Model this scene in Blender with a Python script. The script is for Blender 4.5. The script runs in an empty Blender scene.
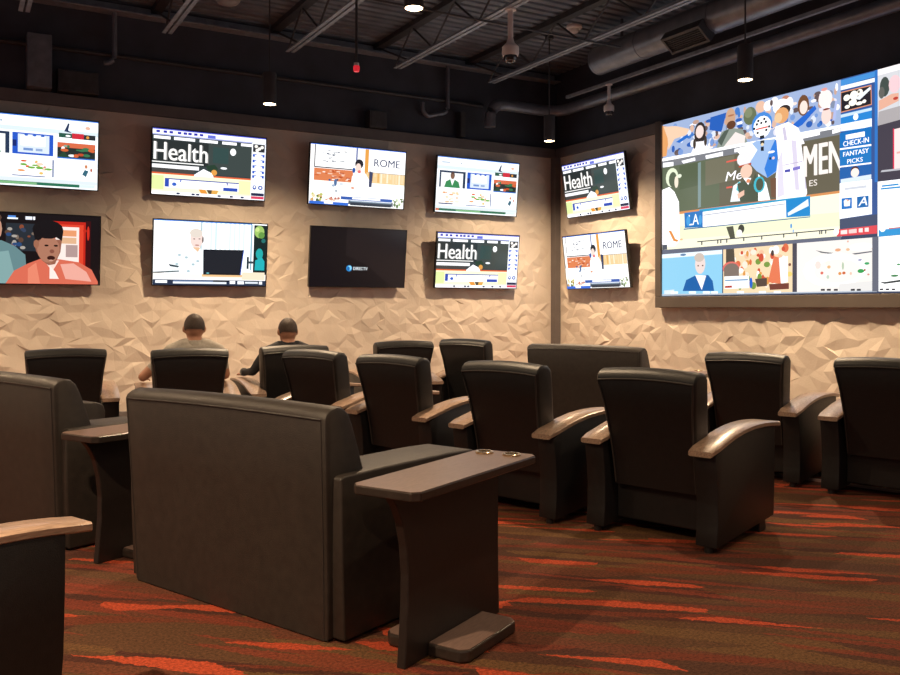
import bpy, bmesh, math, random
from mathutils import Vector, Matrix

# ------------------------------------------------------------------ scene, camera, world, exposure
scene = bpy.context.scene
C = scene.collection
R = math.radians
VIEW_AZ = 29.8
cam_d = bpy.data.cameras.new('camera'); cam = bpy.data.objects.new('camera', cam_d); C.objects.link(cam)
cam_d.sensor_width = 36.0
cam_d.lens = 865.0 / 900.0 * 36.0
cam_d.shift_y = -30.5 / 900.0
cam_d.clip_start = 0.05
cam.location = (0, 0, 1.4)
cam.rotation_euler = (R(90), 0, R(-VIEW_AZ))
scene.camera = cam
world = bpy.data.worlds.new('hall'); scene.world = world; world.use_nodes = True
bg = world.node_tree.nodes['Background']
bg.inputs[0].default_value = (0.78, 0.82, 0.95, 1)          # the rest of the dim gaming hall around the lounge
bg.inputs[1].default_value = 0.125
scene.view_settings.view_transform = 'Standard'
scene.view_settings.look = 'None'
scene.view_settings.exposure = 0.0
scene.view_settings.gamma = 1.0
scene.view_settings.use_curve_mapping = False
PENDANT_POWER = 520.0
PENDANT_COLOR = (1.0, 0.72, 0.45)
SCREEN_GAIN = 1.02

BACK_Y, RIGHT_X = 11.2, 8.38          # faces of the two textured walls
random.seed(11)

# ------------------------------------------------------------------ materials
def lin(hexs):
    o = []
    for i in (0, 2, 4):
        c = int(hexs[i:i+2], 16) / 255
        o.append(c / 12.92 if c <= .04045 else ((c + .055) / 1.055) ** 2.4)
    return tuple(o)
MATS = {}
def mat(name, col, rough=.5, metal=0., bump=0., bscale=200., var=0., vscale=8., emit=None, spec=.5, stretch=None, coat=0.):
    if name in MATS: return MATS[name]
    m = bpy.data.materials.new(name); m.use_nodes = True; MATS[name] = m
    n, l = m.node_tree.nodes, m.node_tree.links
    b = n['Principled BSDF']
    b.inputs['Base Color'].default_value = (*col, 1); b.inputs['Roughness'].default_value = rough
    b.inputs['Metallic'].default_value = metal; b.inputs['Specular IOR Level'].default_value = spec
    if coat: b.inputs['Coat Weight'].default_value = coat; b.inputs['Coat Roughness'].default_value = .2
    if emit: b.inputs['Emission Color'].default_value = (*emit[0], 1); b.inputs['Emission Strength'].default_value = emit[1]
    if bump or var:
        tc = n.new('ShaderNodeTexCoord'); mp = n.new('ShaderNodeMapping'); l.new(tc.outputs['Object'], mp.inputs[0])
        if stretch: mp.inputs['Scale'].default_value = stretch
    if bump:
        t = n.new('ShaderNodeTexNoise'); t.inputs['Scale'].default_value = bscale; t.inputs['Detail'].default_value = 3
        l.new(mp.outputs[0], t.inputs['Vector'])
        bp = n.new('ShaderNodeBump'); bp.inputs['Strength'].default_value = bump; bp.inputs['Distance'].default_value = .004
        l.new(t.outputs['Fac'], bp.inputs['Height']); l.new(bp.outputs[0], b.inputs['Normal'])
    if var:
        t = n.new('ShaderNodeTexNoise'); t.inputs['Scale'].default_value = vscale; t.inputs['Detail'].default_value = 5
        l.new(mp.outputs[0], t.inputs['Vector'])
        r = n.new('ShaderNodeValToRGB'); r.color_ramp.elements[0].position = .3; r.color_ramp.elements[1].position = .7
        r.color_ramp.elements[0].color = (*[c * (1 - var) for c in col], 1); r.color_ramp.elements[1].color = (*[min(1, c * (1 + var)) for c in col], 1)
        l.new(t.outputs['Fac'], r.inputs[0]); l.new(r.outputs[0], b.inputs['Base Color'])
    return m
LEATHER = mat('black_leather', (.0070, .0065, .0072), .44, bump=.25, bscale=260, var=.25, vscale=30, spec=.5)
SOFA_L = mat('sofa_leather', (.024, .0185, .0155), .5, bump=.3, bscale=220, var=.2, vscale=22, spec=.45)
PIPING = mat('leather_piping', (.03, .027, .026), .35, bump=.2, bscale=300)
WOOD = mat('walnut_armrest', (.30, .205, .15), .34, bump=.1, bscale=60, var=.35, vscale=14, stretch=(9, 1, 9), coat=.4)
TABLETOP = mat('table_laminate', (.15, .098, .082), .36, var=.22, vscale=22, stretch=(8, 1, 8), bump=.05, bscale=90)
TABLEEDGE = mat('table_edge', (.028, .021, .018), .28, var=.2, vscale=40)
TABLEWOOD = mat('table_panel', (.013, .009, .008), .45, var=.3, vscale=30, stretch=(6, 6, 1), bump=.05)
BRASS = mat('cup_ring_metal', (.72, .56, .36), .25, 1., bump=.1)
FOOT = mat('black_plastic', (.012, .012, .012), .4, var=.2)
WALLP = mat('textured_panel_plaster', (.70, .61, .52), .8, bump=.3, bscale=45, var=.06, vscale=3)
DARKWALL = mat('charcoal_paint', (.050, .057, .076), .8, var=.25, vscale=2.5, bump=.15, bscale=40)
TRIM = mat('taupe_trim', (.15, .132, .130), .6, var=.08, vscale=6)
DECK = mat('deck_metal', (.175, .205, .24), .55, var=.25, vscale=3, bump=.1, bscale=20)
STEEL = mat('black_steel', (.05, .05, .054), .5, var=.25, vscale=12)
CHORD = mat('grey_steel_chord', (.30, .335, .38), .45, .2, var=.2, vscale=14)
DUCT = mat('dark_duct', (.22, .235, .27), .36, .5, var=.2, vscale=6, bump=.12, bscale=14)
PIPE = mat('grey_pipe', (.20, .215, .25), .36, .4, var=.2, vscale=8)
PENDANT = mat('pendant_black', (.085, .08, .085), .35, .3, var=.1)
LAMP = mat('lamp_lens', (.9, .8, .6), .4, emit=((1, .72, .42), 22.), var=.01)
WHITEP = mat('white_plastic', (.82, .78, .76), .45, var=.06)
SMOKED = mat('smoked_dome', (.02, .02, .025), .08, var=.1)
REDP = mat('red_plastic', (.75, .02, .03), .35, emit=((1, .03, .05), .5), var=.05)
BEZEL = mat('tv_bezel', (.010, .010, .012), .3, var=.1)
BRACKET = mat('steel_bracket', (.03, .03, .03), .5, .5, var=.2)
CABLE = mat('cable_cover', (.42, .26, .24), .5, var=.1)
FBOX = mat('floor_box_metal', (.30, .17, .08), .4, .5, var=.1)
def picture_material():
    m = bpy.data.materials.new('screen_picture'); m.use_nodes = True
    n, l = m.node_tree.nodes, m.node_tree.links; n.clear()
    a = n.new('ShaderNodeAttribute'); a.attribute_name = 'col'
    e = n.new('ShaderNodeEmission'); e.inputs[1].default_value = SCREEN_GAIN
    g = n.new('ShaderNodeBsdfGlossy'); g.inputs[0].default_value = (.03, .03, .03, 1); g.inputs['Roughness'].default_value = .15
    ad = n.new('ShaderNodeAddShader'); o = n.new('ShaderNodeOutputMaterial')
    l.new(a.outputs['Color'], e.inputs[0]); l.new(e.outputs[0], ad.inputs[0]); l.new(g.outputs[0], ad.inputs[1]); l.new(ad.outputs[0], o.inputs[0])
    try: m.cycles.emission_sampling = 'FRONT'
    except Exception: pass
    return m
PICT = picture_material()
def carpet_material():
    m = bpy.data.materials.new('patterned_carpet'); m.use_nodes = True
    n, l = m.node_tree.nodes, m.node_tree.links; b = n['Principled BSDF']; b.inputs['Roughness'].default_value = .95; b.inputs['Specular IOR Level'].default_value = .15
    tc = n.new('ShaderNodeTexCoord')
    wn = n.new('ShaderNodeTexNoise'); wn.inputs['Scale'].default_value = 30; wn.inputs['Detail'].default_value = 2; l.new(tc.outputs['Object'], wn.inputs['Vector'])
    wa = n.new('ShaderNodeVectorMath'); wa.operation = 'MULTIPLY_ADD'; wa.inputs[1].default_value = (.035, .035, 0); l.new(wn.outputs['Color'], wa.inputs[0]); l.new(tc.outputs['Object'], wa.inputs[2])
    warp = wa.outputs[0]
    def layer(rot, su, sv, off, rnd=1.):
        mp = n.new('ShaderNodeMapping'); mp.vector_type = 'TEXTURE'
        mp.inputs['Rotation'].default_value = (0, 0, R(rot)); mp.inputs['Scale'].default_value = (su, sv, 1); mp.inputs['Location'].default_value = off
        l.new(warp, mp.inputs[0])
        v = n.new('ShaderNodeTexVoronoi'); v.voronoi_dimensions = '2D'; v.inputs['Scale'].default_value = 1.; v.inputs['Randomness'].default_value = rnd
        l.new(mp.outputs[0], v.inputs['Vector'])
        s = n.new('ShaderNodeSeparateColor'); l.new(v.outputs['Color'], s.inputs[0]); return s.outputs[0]
    def ramp(src, stops, const=True):
        r = n.new('ShaderNodeValToRGB'); r.color_ramp.interpolation = 'CONSTANT' if const else 'LINEAR'
        el = r.color_ramp.elements
        while len(el) < len(stops): el.new(.5)
        for e, (p, c) in zip(el, stops): e.position = p; e.color = (*c, 1)
        l.new(src, r.inputs[0]); return r.outputs[0]
    base = ramp(layer(137, .8, .10, (0, 0, 0)), [(0, (.076, .035, .017)), (.3, (.098, .048, .020)), (.52, (.060, .025, .015)), (.68, (.092, .030, .016)), (.86, (.052, .018, .012))])
    f1 = ramp(layer(139, .46, .062, (3.3, 1.7, 0)), [(0, (0, 0, 0)), (.885, (1, 1, 1))])
    f2 = ramp(layer(131, .7, .045, (1.1, 5.2, 0)), [(0, (0, 0, 0)), (.87, (.7, .7, .7))])
    f3 = ramp(layer(144, .6, .06, (7.1, 2.9, 0)), [(0, (0, 0, 0)), (.80, (.75, .75, .75))])
    def mix(a, bcol, fac):
        x = n.new('ShaderNodeMix'); x.data_type = 'RGBA'; l.new(fac, x.inputs[0]); l.new(a, x.inputs[6]); x.inputs[7].default_value = (*bcol, 1); return x.outputs[2]
    col = mix(base, (.115, .024, .012), f3); col = mix(col, (.155, .028, .015), f2); col = mix(col, (.31, .048, .020), f1)
    nz = n.new('ShaderNodeTexNoise'); nz.inputs['Scale'].default_value = 75; nz.inputs['Detail'].default_value = 6; nz.inputs['Roughness'].default_value = .75; l.new(tc.outputs['Object'], nz.inputs['Vector'])
    sp = ramp(nz.outputs['Fac'], [(.36, (.45, .45, .45)), (.64, (1.5, 1.5, 1.5))], False)
    mu = n.new('ShaderNodeMix'); mu.data_type = 'RGBA'; mu.blend_type = 'MULTIPLY'; mu.inputs[0].default_value = 1.
    l.new(col, mu.inputs[6]); l.new(sp, mu.inputs[7]); l.new(mu.outputs[2], b.inputs['Base Color'])
    bp = n.new('ShaderNodeBump'); bp.inputs['Strength'].default_value = .5; bp.inputs['Distance'].default_value = .006; l.new(nz.outputs['Fac'], bp.inputs['Height']); l.new(bp.outputs[0], b.inputs['Normal'])
    return m
CARPET = carpet_material()

# ------------------------------------------------------------------ builders
def me_from(bm, name, m, smooth=False):
    me = bpy.data.meshes.new(name)
    bmesh.ops.recalc_face_normals(bm, faces=bm.faces)
    bm.to_mesh(me); bm.free()
    if m: me.materials.append(m)
    if smooth:
        me.polygons.foreach_set('use_smooth', [True] * len(me.polygons))
        try: me.set_sharp_from_angle(angle=R(40))
        except Exception: pass
    return me
def obj(name, bm, m, parent=None, loc=None, rot=None, smooth=False, kind=None, label=None):
    me = bm if isinstance(bm, bpy.types.Mesh) else me_from(bm, name, m, smooth)
    o = bpy.data.objects.new(name, me); C.objects.link(o)
    if parent: o.parent = parent
    if loc is not None: o.location = loc
    if rot is not None: o.rotation_euler = rot
    if kind: o['kind'] = kind
    if label: o['label'] = label
    return o
def tag(o, label, cat, group=None):
    o['label'] = label; o['category'] = cat
    if group: o['group'] = group
    return o
def thing(name, label, cat, loc=(0, 0, 0), rotz=0., group=None):
    o = bpy.data.objects.new(name, None); C.objects.link(o); o.empty_display_size = .1
    o.location = loc; o.rotation_euler = (0, 0, rotz)
    return tag(o, label, cat, group)
def dup(root, loc, rotz, label):
    r = root.copy(); C.objects.link(r); r.location = loc; r.rotation_euler = (0, 0, rotz); r['label'] = label
    for ch in list(root.children):
        c = ch.copy(); C.objects.link(c); c.parent = r
        for g in ch.children:
            d = g.copy(); C.objects.link(d); d.parent = c
    return r
def box(x0, x1, y0, y1, z0, z1, bev=0., seg=2, bm=None):
    b = bmesh.new()
    vs = [b.verts.new((x, y, z)) for x in (x0, x1) for y in (y0, y1) for z in (z0, z1)]
    for f in ((0, 1, 3, 2), (4, 6, 7, 5), (0, 4, 5, 1), (2, 3, 7, 6), (0, 2, 6, 4), (1, 5, 7, 3)): b.faces.new([vs[i] for i in f])
    bmesh.ops.recalc_face_normals(b, faces=b.faces)
    if bev: bmesh.ops.bevel(b, geom=list(b.edges), offset=bev, segments=seg, affect='EDGES', profile=.5)
    if bm is None: return b
    return join(bm, b)
def join(a, b):
    me = bpy.data.meshes.new('tmp'); b.to_mesh(me); b.free(); a.from_mesh(me); bpy.data.meshes.remove(me); return a
def prism(pts, x0, x1, axis='x', bev=0., seg=2):
    """polygon pts (a,b) extruded along axis: x -> (y,z), y -> (x,z), z -> (x,y)"""
    b = bmesh.new()
    def v(t, p):
        return {'x': (t, p[0], p[1]), 'y': (p[0], t, p[1]), 'z': (p[0], p[1], t)}[axis]
    A = [b.verts.new(v(x0, p)) for p in pts]; B = [b.verts.new(v(x1, p)) for p in pts]
    b.faces.new(A); b.faces.new(B[::-1]); n = len(pts)
    for i in range(n): b.faces.new((A[i], B[i], B[(i+1) % n], A[(i+1) % n]))
    bmesh.ops.recalc_face_normals(b, faces=b.faces)
    if bev: bmesh.ops.bevel(b, geom=list(b.edges), offset=bev, segments=seg, affect='EDGES', profile=.5, clamp_overlap=True)
    return b
def tube(path, r, n=8, bm=None, closed=False):
    b = bm or bmesh.new(); P = [Vector(p) for p in path]; rings = []
    up = Vector((0, 0, 1))
    for i, p in enumerate(P):
        d = (P[min(i+1, len(P)-1)] - P[max(i-1, 0)]).normalized()
        u = d.cross(up) if abs(d.dot(up)) < .95 else d.cross(Vector((1, 0, 0)))
        u.normalize(); w = d.cross(u)
        rr = r[i] if isinstance(r, (list, tuple)) else r
        rings.append([b.verts.new(p + rr * (math.cos(2*math.pi*k/n) * u + math.sin(2*math.pi*k/n) * w)) for k in range(n)])
    for a, c in zip(rings, rings[1:]):
        for k in range(n): b.faces.new((a[k], a[(k+1) % n], c[(k+1) % n], c[k]))
    b.faces.new(rings[0][::-1]); b.faces.new(rings[-1])
    return b
def lathe(prof, n=20, bm=None, center=(0, 0, 0)):
    b = bm or bmesh.new(); cx, cy, cz = center; rings = []
    for r, z in prof:
        if r < 1e-5: rings.append([b.verts.new((cx, cy, cz + z))])
        else: rings.append([b.verts.new((cx + r*math.cos(2*math.pi*k/n), cy + r*math.sin(2*math.pi*k/n), cz + z)) for k in range(n)])
    for a, c in zip(rings, rings[1:]):
        for k in range(n):
            j = (k+1) % n
            if len(a) == 1 and len(c) > 1: b.faces.new((a[0], c[j], c[k]))
            elif len(c) == 1 and len(a) > 1: b.faces.new((a[k], a[j], c[0]))
            elif len(a) > 1: b.faces.new((a[k], a[j], c[j], c[k]))
    return b
def slab(profile, width, cols, arch=0., z_arch=.5, shrink=(.024, .009)):
    """upholstered slab: closed (y,z) profile swept over x; half width = width(z); sides rounded"""
    b = bmesh.new(); n = len(profile)
    cy = sum(p[0] for p in profile) / n
    ss = [(-1, shrink[0]), (-.992, shrink[1]), (-.965, 0)] + [(-.965 + 1.93*(i+1)/(cols+1), 0) for i in range(cols)] + [(.965, 0), (.992, shrink[1]), (1, shrink[0])]
    # inward normals of the profile for the rounding of the sides
    nr = []
    for i in range(n):
        a, c = Vector(profile[i-1]), Vector(profile[(i+1) % n]); d = (c - a); d.normalize(); nr.append(Vector((-d.y, d.x)))
    cen = Vector((cy, sum(p[1] for p in profile) / n))
    nr = [v if v.dot(cen - Vector(p)) > 0 else -v for v, p in zip(nr, profile)]
    rings = []
    for s, k in ss:
        ring = []
        for (y, z), v in zip(profile, nr):
            zz = z + (arch * (1 - s*s) * max(0, (z - z_arch)) if arch else 0)
            ring.append(b.verts.new((s * width(z), y + v.x*k, zz + v.y*k)))
        rings.append(ring)
    for a, c in zip(rings, rings[1:]):
        for i in range(n): b.faces.new((a[i], a[(i+1) % n], c[(i+1) % n], c[i]))
    b.faces.new(rings[0]); b.faces.new(rings[-1][::-1])
    return b
def interp(tab, z):
    if z <= tab[0][0]: return tab[0][1]
    for (a, va), (b, vb) in zip(tab, tab[1:]):
        if z <= b: return va + (vb - va) * (z - a) / (b - a)
    return tab[-1][1]

# ------------------------------------------------------------------ the setting
def struct(name, bm, m, parent=None, smooth=False):
    o = obj(name, bm, m, parent, smooth=smooth)
    if parent is None: o['kind'] = 'structure'
    return o
X0, Y0 = -6.5, -5.0
struct('floor', box(X0, RIGHT_X + .3, Y0, BACK_Y + .3, -.1, 0), CARPET)
wall_back = struct('wall_back', box(X0, RIGHT_X + .3, BACK_Y + .06, BACK_Y + .3, 0, 5.3), DARKWALL)
wall_right = struct('wall_right', box(RIGHT_X + .06, RIGHT_X + .3, Y0, BACK_Y + .06, 0, 5.3), DARKWALL)
def facets(u0, u1, v0, v1, amp, step, seed, horiz_back=True):
    """crumpled, faceted relief panel; u along the wall, v up; depth towards the room"""
    rnd = random.Random(seed); b = bmesh.new()
    nu, nv = max(2, int((u1-u0)/step)), max(2, int((v1-v0)/(step*.85)))
    g = []
    for j in range(nv+1):
        row = []
        for i in range(nu+1):
            eu, ev = 0 < i < nu, 0 < j < nv
            u = u0 + (u1-u0)*(i + (rnd.uniform(-.38, .38) if eu else 0) + (.5*(j % 2) if eu else 0)*.6)/nu
            v = v0 + (v1-v0)*(j + (rnd.uniform(-.38, .38) if ev else 0))/nv
            d = rnd.random()**1.3*amp if eu and ev else amp*.35
            row.append((u, v, d))
        g.append(row)
    V = [[b.verts.new((u, BACK_Y - d + .02, v) if horiz_back else (RIGHT_X - d + .02, u, v)) for u, v, d in row] for row in g]
    for j in range(nv):
        for i in range(nu):
            a, c, d, e = V[j][i], V[j][i+1], V[j+1][i+1], V[j+1][i]
            if rnd.random() < .5: b.faces.new((a, c, d)); b.faces.new((a, d, e))
            else: b.faces.new((a, c, e)); b.faces.new((c, d, e))
    # close the panel back to the wall behind it
    edges = [e for e in b.edges if e.is_boundary]
    r = bmesh.ops.extrude_edge_only(b, edges=edges)
    for v in [x for x in r['geom'] if isinstance(x, bmesh.types.BMVert)]:
        if horiz_back: v.co.y = BACK_Y + .07
        else: v.co.x = RIGHT_X + .07
    return b
TOPZ, BANDZ = 3.92, 3.78
struct('textured_panel', facets(X0, RIGHT_X - .10, .12, BANDZ, .026, .118, 3), WALLP, wall_back)
struct('textured_panel', facets(8.83, BACK_Y - .09, .12, BANDZ, .026, .118, 5, False), WALLP, wall_right)
struct('textured_panel', facets(Y0, 8.83, .12, 1.42, .032, .13, 6, False), WALLP, wall_right)
struct('baseboard_back', box(X0, RIGHT_X, BACK_Y - .035, BACK_Y + .06, 0, .12, .006), TRIM)
struct('baseboard_right', box(RIGHT_X - .035, RIGHT_X + .06, Y0, BACK_Y - .04, 0, .12, .006), TRIM)
struct('trim_1', box(X0, RIGHT_X - .05, BACK_Y - .05, BACK_Y + .06, BANDZ, TOPZ, .006), TRIM)
struct('trim_2', box(RIGHT_X - .05, RIGHT_X + .06, 8.86, BACK_Y - .05, BANDZ, TOPZ, .006), TRIM)
struct('trim_3', box(RIGHT_X - .10, RIGHT_X + .06, BACK_Y - .10, BACK_Y + .06, 0, BANDZ, .006), TRIM)
# corrugated roof deck, flutes parallel to the back wall
b = bmesh.new(); DECKZ = 5.14; y = Y0; prof = []
while y < BACK_Y + .25:
    prof += [(y, DECKZ), (y + .09, DECKZ), (y + .105, DECKZ + .045), (y + .145, DECKZ + .045)]; y += .16
va = [b.verts.new((X0, p[0], p[1])) for p in prof]; vb = [b.verts.new((RIGHT_X + .3, p[0], p[1])) for p in prof]
for i in range(len(prof)-1): b.faces.new((va[i], va[i+1], vb[i+1], vb[i]))
struct('ceiling', b, DECK)
# ------------------------------------------------------------------ roof structure
def make_joist():
    t = thing('bar_joist', 'long dark steel bar joist with pale bottom chord under the roof deck', 'joist', group='bar joists under the roof deck')
    ya, yb, zb, zt = -4.8, BACK_Y - .6, 4.65, 5.12
    for s in (-1, 1):
        obj('bottom_chord', prism([(s*.012, zb), (s*.058, zb), (s*.058, zb+.008), (s*.02, zb+.008), (s*.02, zb+.05), (s*.012, zb+.05)], ya, yb, 'y'), CHORD, t)
    obj('top_chord', box(-.06, .06, ya, BACK_Y + .06, zt - .05, zt + .018), STEEL, t)
    y = ya + .1; k = 0
    w1 = me_from(tube([(0, 0, zb + .03), (0, .55, zt - .03)], .013, 6), 'web_bar', STEEL)
    w2 = me_from(tube([(0, .55, zt - .03), (0, 1.1, zb + .03)], .013, 6), 'web_bar', STEEL)
    w3 = me_from(tube([(0, .55, zb + .2), (0, .55, zt - .03)], .010, 6), 'web_bar', STEEL)
    while y + 1.1 < yb + .3:
        for w in (w1, w2): obj('web_bar', w, None, t, (0, y, 0))
        y += 1.1
    obj('web_bar', tube([(0, yb - .35, zb + .03), (0, BACK_Y, zt - .03)], .013, 6), STEEL, t)
    return t
jx = [.663 + 1.526*k for k in range(-4, 6)]
j0 = make_joist(); j0.location.x = jx[0]
for x in jx[1:-1]: dup(j0, (x, 0, 0), 0, j0['label'])
tag(obj('ledger_beam', prism([(BACK_Y - .12, 4.98), (BACK_Y + .06, 4.98), (BACK_Y + .06, 5.12), (BACK_Y + .045, 5.12), (BACK_Y + .045, 4.998), (BACK_Y - .12, 4.998)], X0, RIGHT_X, 'x'), CHORD), 'steel ledger angle along the top of the charcoal wall', 'beam')
for yy in (8.3, 4.6):
    tag(obj('bridging_angle', tube([(X0, yy, 4.636), (7.2, yy, 4.636)], .012, 8), STEEL), 'thin steel bridging bar crossing between the roof joists', 'beam', 'bridging bars between joists')
def arc(cx, cz, r, a0, a1, n=8): return [(cx + r*math.cos(R(a0+(a1-a0)*i/n)), cz + r*math.sin(R(a0+(a1-a0)*i/n))) for i in range(n+1)]
# big spiral duct between two joists, with a grille
du = thing('round_duct', 'large dark round air duct with a side grille under the roof', 'duct', (7.5, 0, 4.70))
obj('duct_body', tube([(0, -4.5, 0), (0, 9.05, 0)], .185, 28), DUCT, du, smooth=True)
obj('end_cap', tube([(0, 9.05, 0), (0, 9.08, 0)], .19, 28), DUCT, du, smooth=True)
for yy in [8.2 - 1.2*i for i in range(8)]: obj('duct_seam', tube([(0, yy, 0), (0, yy + .02, 0)], .191, 28), DUCT, du, smooth=True)
gr = obj('grille_frame', join(join(box(-.12, .12, -.30, -.27, -.28, -.16), box(-.12, .12, .27, .30, -.28, -.16)), join(box(-.12, -.09, -.27, .27, -.28, -.16), box(.09, .12, -.27, .27, -.28, -.16))), STEEL, du, (0, 7.33, 0), (0, R(38), 0))
for k in range(7): obj('grille_slat', box(-.084 + .026*k, -.074 + .026*k, -.27, .27, -.265, -.17), STEEL, gr)
for yy in (8.6, 5.0, 1.0): obj('hanger_strap', box(-.012, .012, yy, yy + .03, .18, .43), STEEL, du)
# long pipe by the right wall turning along the back wall and down
pw = [(8.18, -4.5, 4.44), (8.18, 10.6, 4.44)] + [(8.18 - .3 + .3*math.cos(R(a)), 10.6 + .3*math.sin(R(a)), 4.44) for a in range(15, 91, 15)] + [(7.15, 10.9, 4.44)] + [(7.15 - .22*math.sin(R(a)), 10.9, 4.44 - .22 + .22*math.cos(R(a))) for a in range(15, 91, 15)] + [(6.93, 10.9, 4.08)]
tag(obj('long_pipe', tube(pw, .085, 16), PIPE, smooth=True), 'long grey pipe along the screen wall bending round the room corner', 'pipe')
tag(obj('strut_rail', box(7.88, 7.93, -4.5, 10.3, 4.50, 4.54), CHORD), 'thin straight metal strut rail between duct and long pipe', 'rail')
tag(obj('wall_edge_line', tube([(X0, BACK_Y + .02, 4.47), (7.0, BACK_Y + .02, 4.47)], .028, 8), STEEL, smooth=True), 'thin dark conduit running level across the charcoal wall', 'conduit')  # added tube stands in for the dark, shaded edge line of the upper wall
def hook(name, x, zb, run, label):
    p = [(x, BACK_Y - .03, 4.98), (x, BACK_Y - .03, zb + .15)] + [(x - .12 + .12*math.cos(R(a)), BACK_Y - .03, zb + .15 + .12*math.sin(R(a))) for a in range(0, -91, -18)]
    if run: p += [(x - .12 - run, BACK_Y - .03, zb - .03)] + [(x - .12 - run - .1*math.sin(R(a)), BACK_Y - .03, zb + .07 - .1*math.cos(R(a))) for a in range(18, 91, 18)] + [(x - .22 - run, BACK_Y - .03, zb + .16)]
    return tag(obj(name, tube(p, .03, 10), PIPE, smooth=True), label, 'conduit')
hook('hooked_conduit', 6.36, 4.23, .2, 'hooked grey conduit on charcoal wall above the corner guide television')
hook('hooked_conduit', 1.69, 4.32, 0, 'short grey conduit dropping on charcoal wall beside upper Health television')
def wall_box(x0, x1, z0, z1, d, label, m=STEEL, cat='box', name='junction_box'):
    t = thing(name, label, cat, ((x0+x1)/2, BACK_Y, (z0+z1)/2)); w, h = (x1-x0)/2, (z1-z0)/2
    bd = obj('housing', box(-w, w, -d, .055, -h, h, .01), m, t)
    obj('cover_plate', box(-w*.8, w*.8, -d - .008, -d + .002, -h*.85, h*.85, .003), m, t)
    return t
wall_box(5.05, 5.32, 3.93, 4.17, .12, 'small black box on charcoal wall right above the blank television')
wall_box(6.55, 6.64, 3.95, 4.32, .08, 'narrow black box on charcoal wall above guide television near the corner')
wall_box(1.05, 1.50, 3.94, 4.2, .12, 'wide black box on charcoal wall above left guide television')
wall_box(.72, .98, 3.93, 4.55, .22, 'tall grey duct riser standing on the trim above left guide television', PIPE, 'duct', 'duct_riser')

# ------------------------------------------------------------------ ceiling fittings
def pendant(x, y, label, group=None, power=1.):
    t = thing('pendant_lamp', label, 'lamp', (x, y, 3.69), 0, group)
    obj('body', lathe([(.068, .03), (.068, .002), (.0755, 0), (.0765, .01), (.0765, .345), (.072, .355), (.012, .36), (0, .36)], 24), PENDANT, t, smooth=True)
    obj('lens', lathe([(0, .004), (.067, .004), (.067, .012), (0, .012)], 20), LAMP, t)
    obj('cord', tube([(0, 0, .36), (0, 0, 1.43)], .009, 6), STEEL, t)
    obj('canopy', lathe([(0, 1.41), (.06, 1.41), (.06, 1.455), (0, 1.455)], 16), STEEL, t)
    ld = bpy.data.lights.new('pendant_light', 'SPOT'); ld.energy = PENDANT_POWER * power; ld.color = PENDANT_COLOR
    ld.spot_size = R(148); ld.spot_blend = .92; ld.shadow_soft_size = .045
    lo = bpy.data.objects.new('pendant_light', ld); C.objects.link(lo); lo.parent = t; lo.location = (0, 0, -.01)
    return t
pendant(3.09, 9.5, 'black cylinder pendant lamp in front of wall between the Health and ROME televisions', 'cylinder pendant lamps', 1.35)
pendant(7.13, 9.69, 'black cylinder pendant lamp hanging near the corner where the walls meet', 'cylinder pendant lamps', 1.25)
pendant(6.93, 6.10, 'black cylinder pendant lamp hanging in front of the giant video wall', 'cylinder pendant lamps', 1.35)
pendant(3.06, 5.90, 'cylinder pendant lamp hanging high over the middle row of recliners', 'cylinder pendant lamps')
for x, y, pw_ in ((-1.1, 9.5, 1.35), (-1.1, 6.03, 1), (-4.8, 9.5, 1.2), (-4.8, 6.03, 1), (-1.1, 2.5, 2.3), (3.1, 2.5, .28), (7.05, 2.5, .5), (-1.1, -1.1, 1.8), (3.1, -1.1, .4), (7.05, -1.1, .4)):
    pendant(x, y, 'cylinder pendant lamp over the carpet outside the photographed corner', 'unseen pendant lamps', pw_)
def dome_camera(x, y, ztop, drop, r, label):
    t = thing('dome_camera', label, 'camera', (x, y, ztop), 0, 'dome cameras on poles')
    obj('mount_plate', lathe([(0, 0), (r*.68, 0), (r*.68, -.012), (r*.3, -.02), (0, -.02)], 20), WHITEP, t, smooth=True)
    obj('pole', tube([(0, 0, -.015), (0, 0, -drop)], r*.33, 12), WHITEP, t, smooth=True)
    obj('housing', lathe([(0, -drop + .01), (r*.36, -drop + .01), (r*.5, -drop - r*.4), (r, -drop - r*.9), (r*1.02, -drop - r*1.7), (r*.9, -drop - r*1.95), (0, -drop - r*1.95)], 24), WHITEP, t, smooth=True)
    d = obj('dome', lathe([(r*.8, -drop - r*1.94)] + [(r*.8*math.cos(R(a)), -drop - r*1.94 - r*.85*math.sin(R(a))) for a in range(15, 90, 15)] + [(0, -drop - r*2.79)], 20), SMOKED, t, smooth=True)
    obj('lens_ring', lathe([(r*.45, -drop - r*2.55), (r*.58, -drop - r*2.6), (r*.58, -drop - r*2.53), (r*.45, -drop - r*2.5)], 16), WHITEP, d, smooth=True)
    return t
dome_camera(5.268, 7.87, 4.65, .33, .092, 'white dome security camera on a pole under a roof joist')
dome_camera(7.905, 9.35, 4.50, .24, .072, 'small white dome security camera hanging from the strut rail')
sd = thing('smoke_detector', 'white smoke detector fixed under the roof deck beside the round duct', 'detector', (7.15, 9.16, DECKZ))
obj('base', lathe([(0, 0), (.105, 0), (.105, -.03), (.09, -.045), (0, -.045)], 24), WHITEP, sd, smooth=True)
obj('sensor_cap', lathe([(.06, -.045), (.055, -.085), (.03, -.10), (0, -.10)], 20), WHITEP, sd, smooth=True)
sp = thing('ceiling_speaker', 'grey round dome speaker hanging under the deck above the upper Health television', 'speaker', (2.78, 10.1, DECKZ))
obj('stem', tube([(0, 0, 0), (0, 0, -.07)], .03, 10), STEEL, sp)
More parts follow.
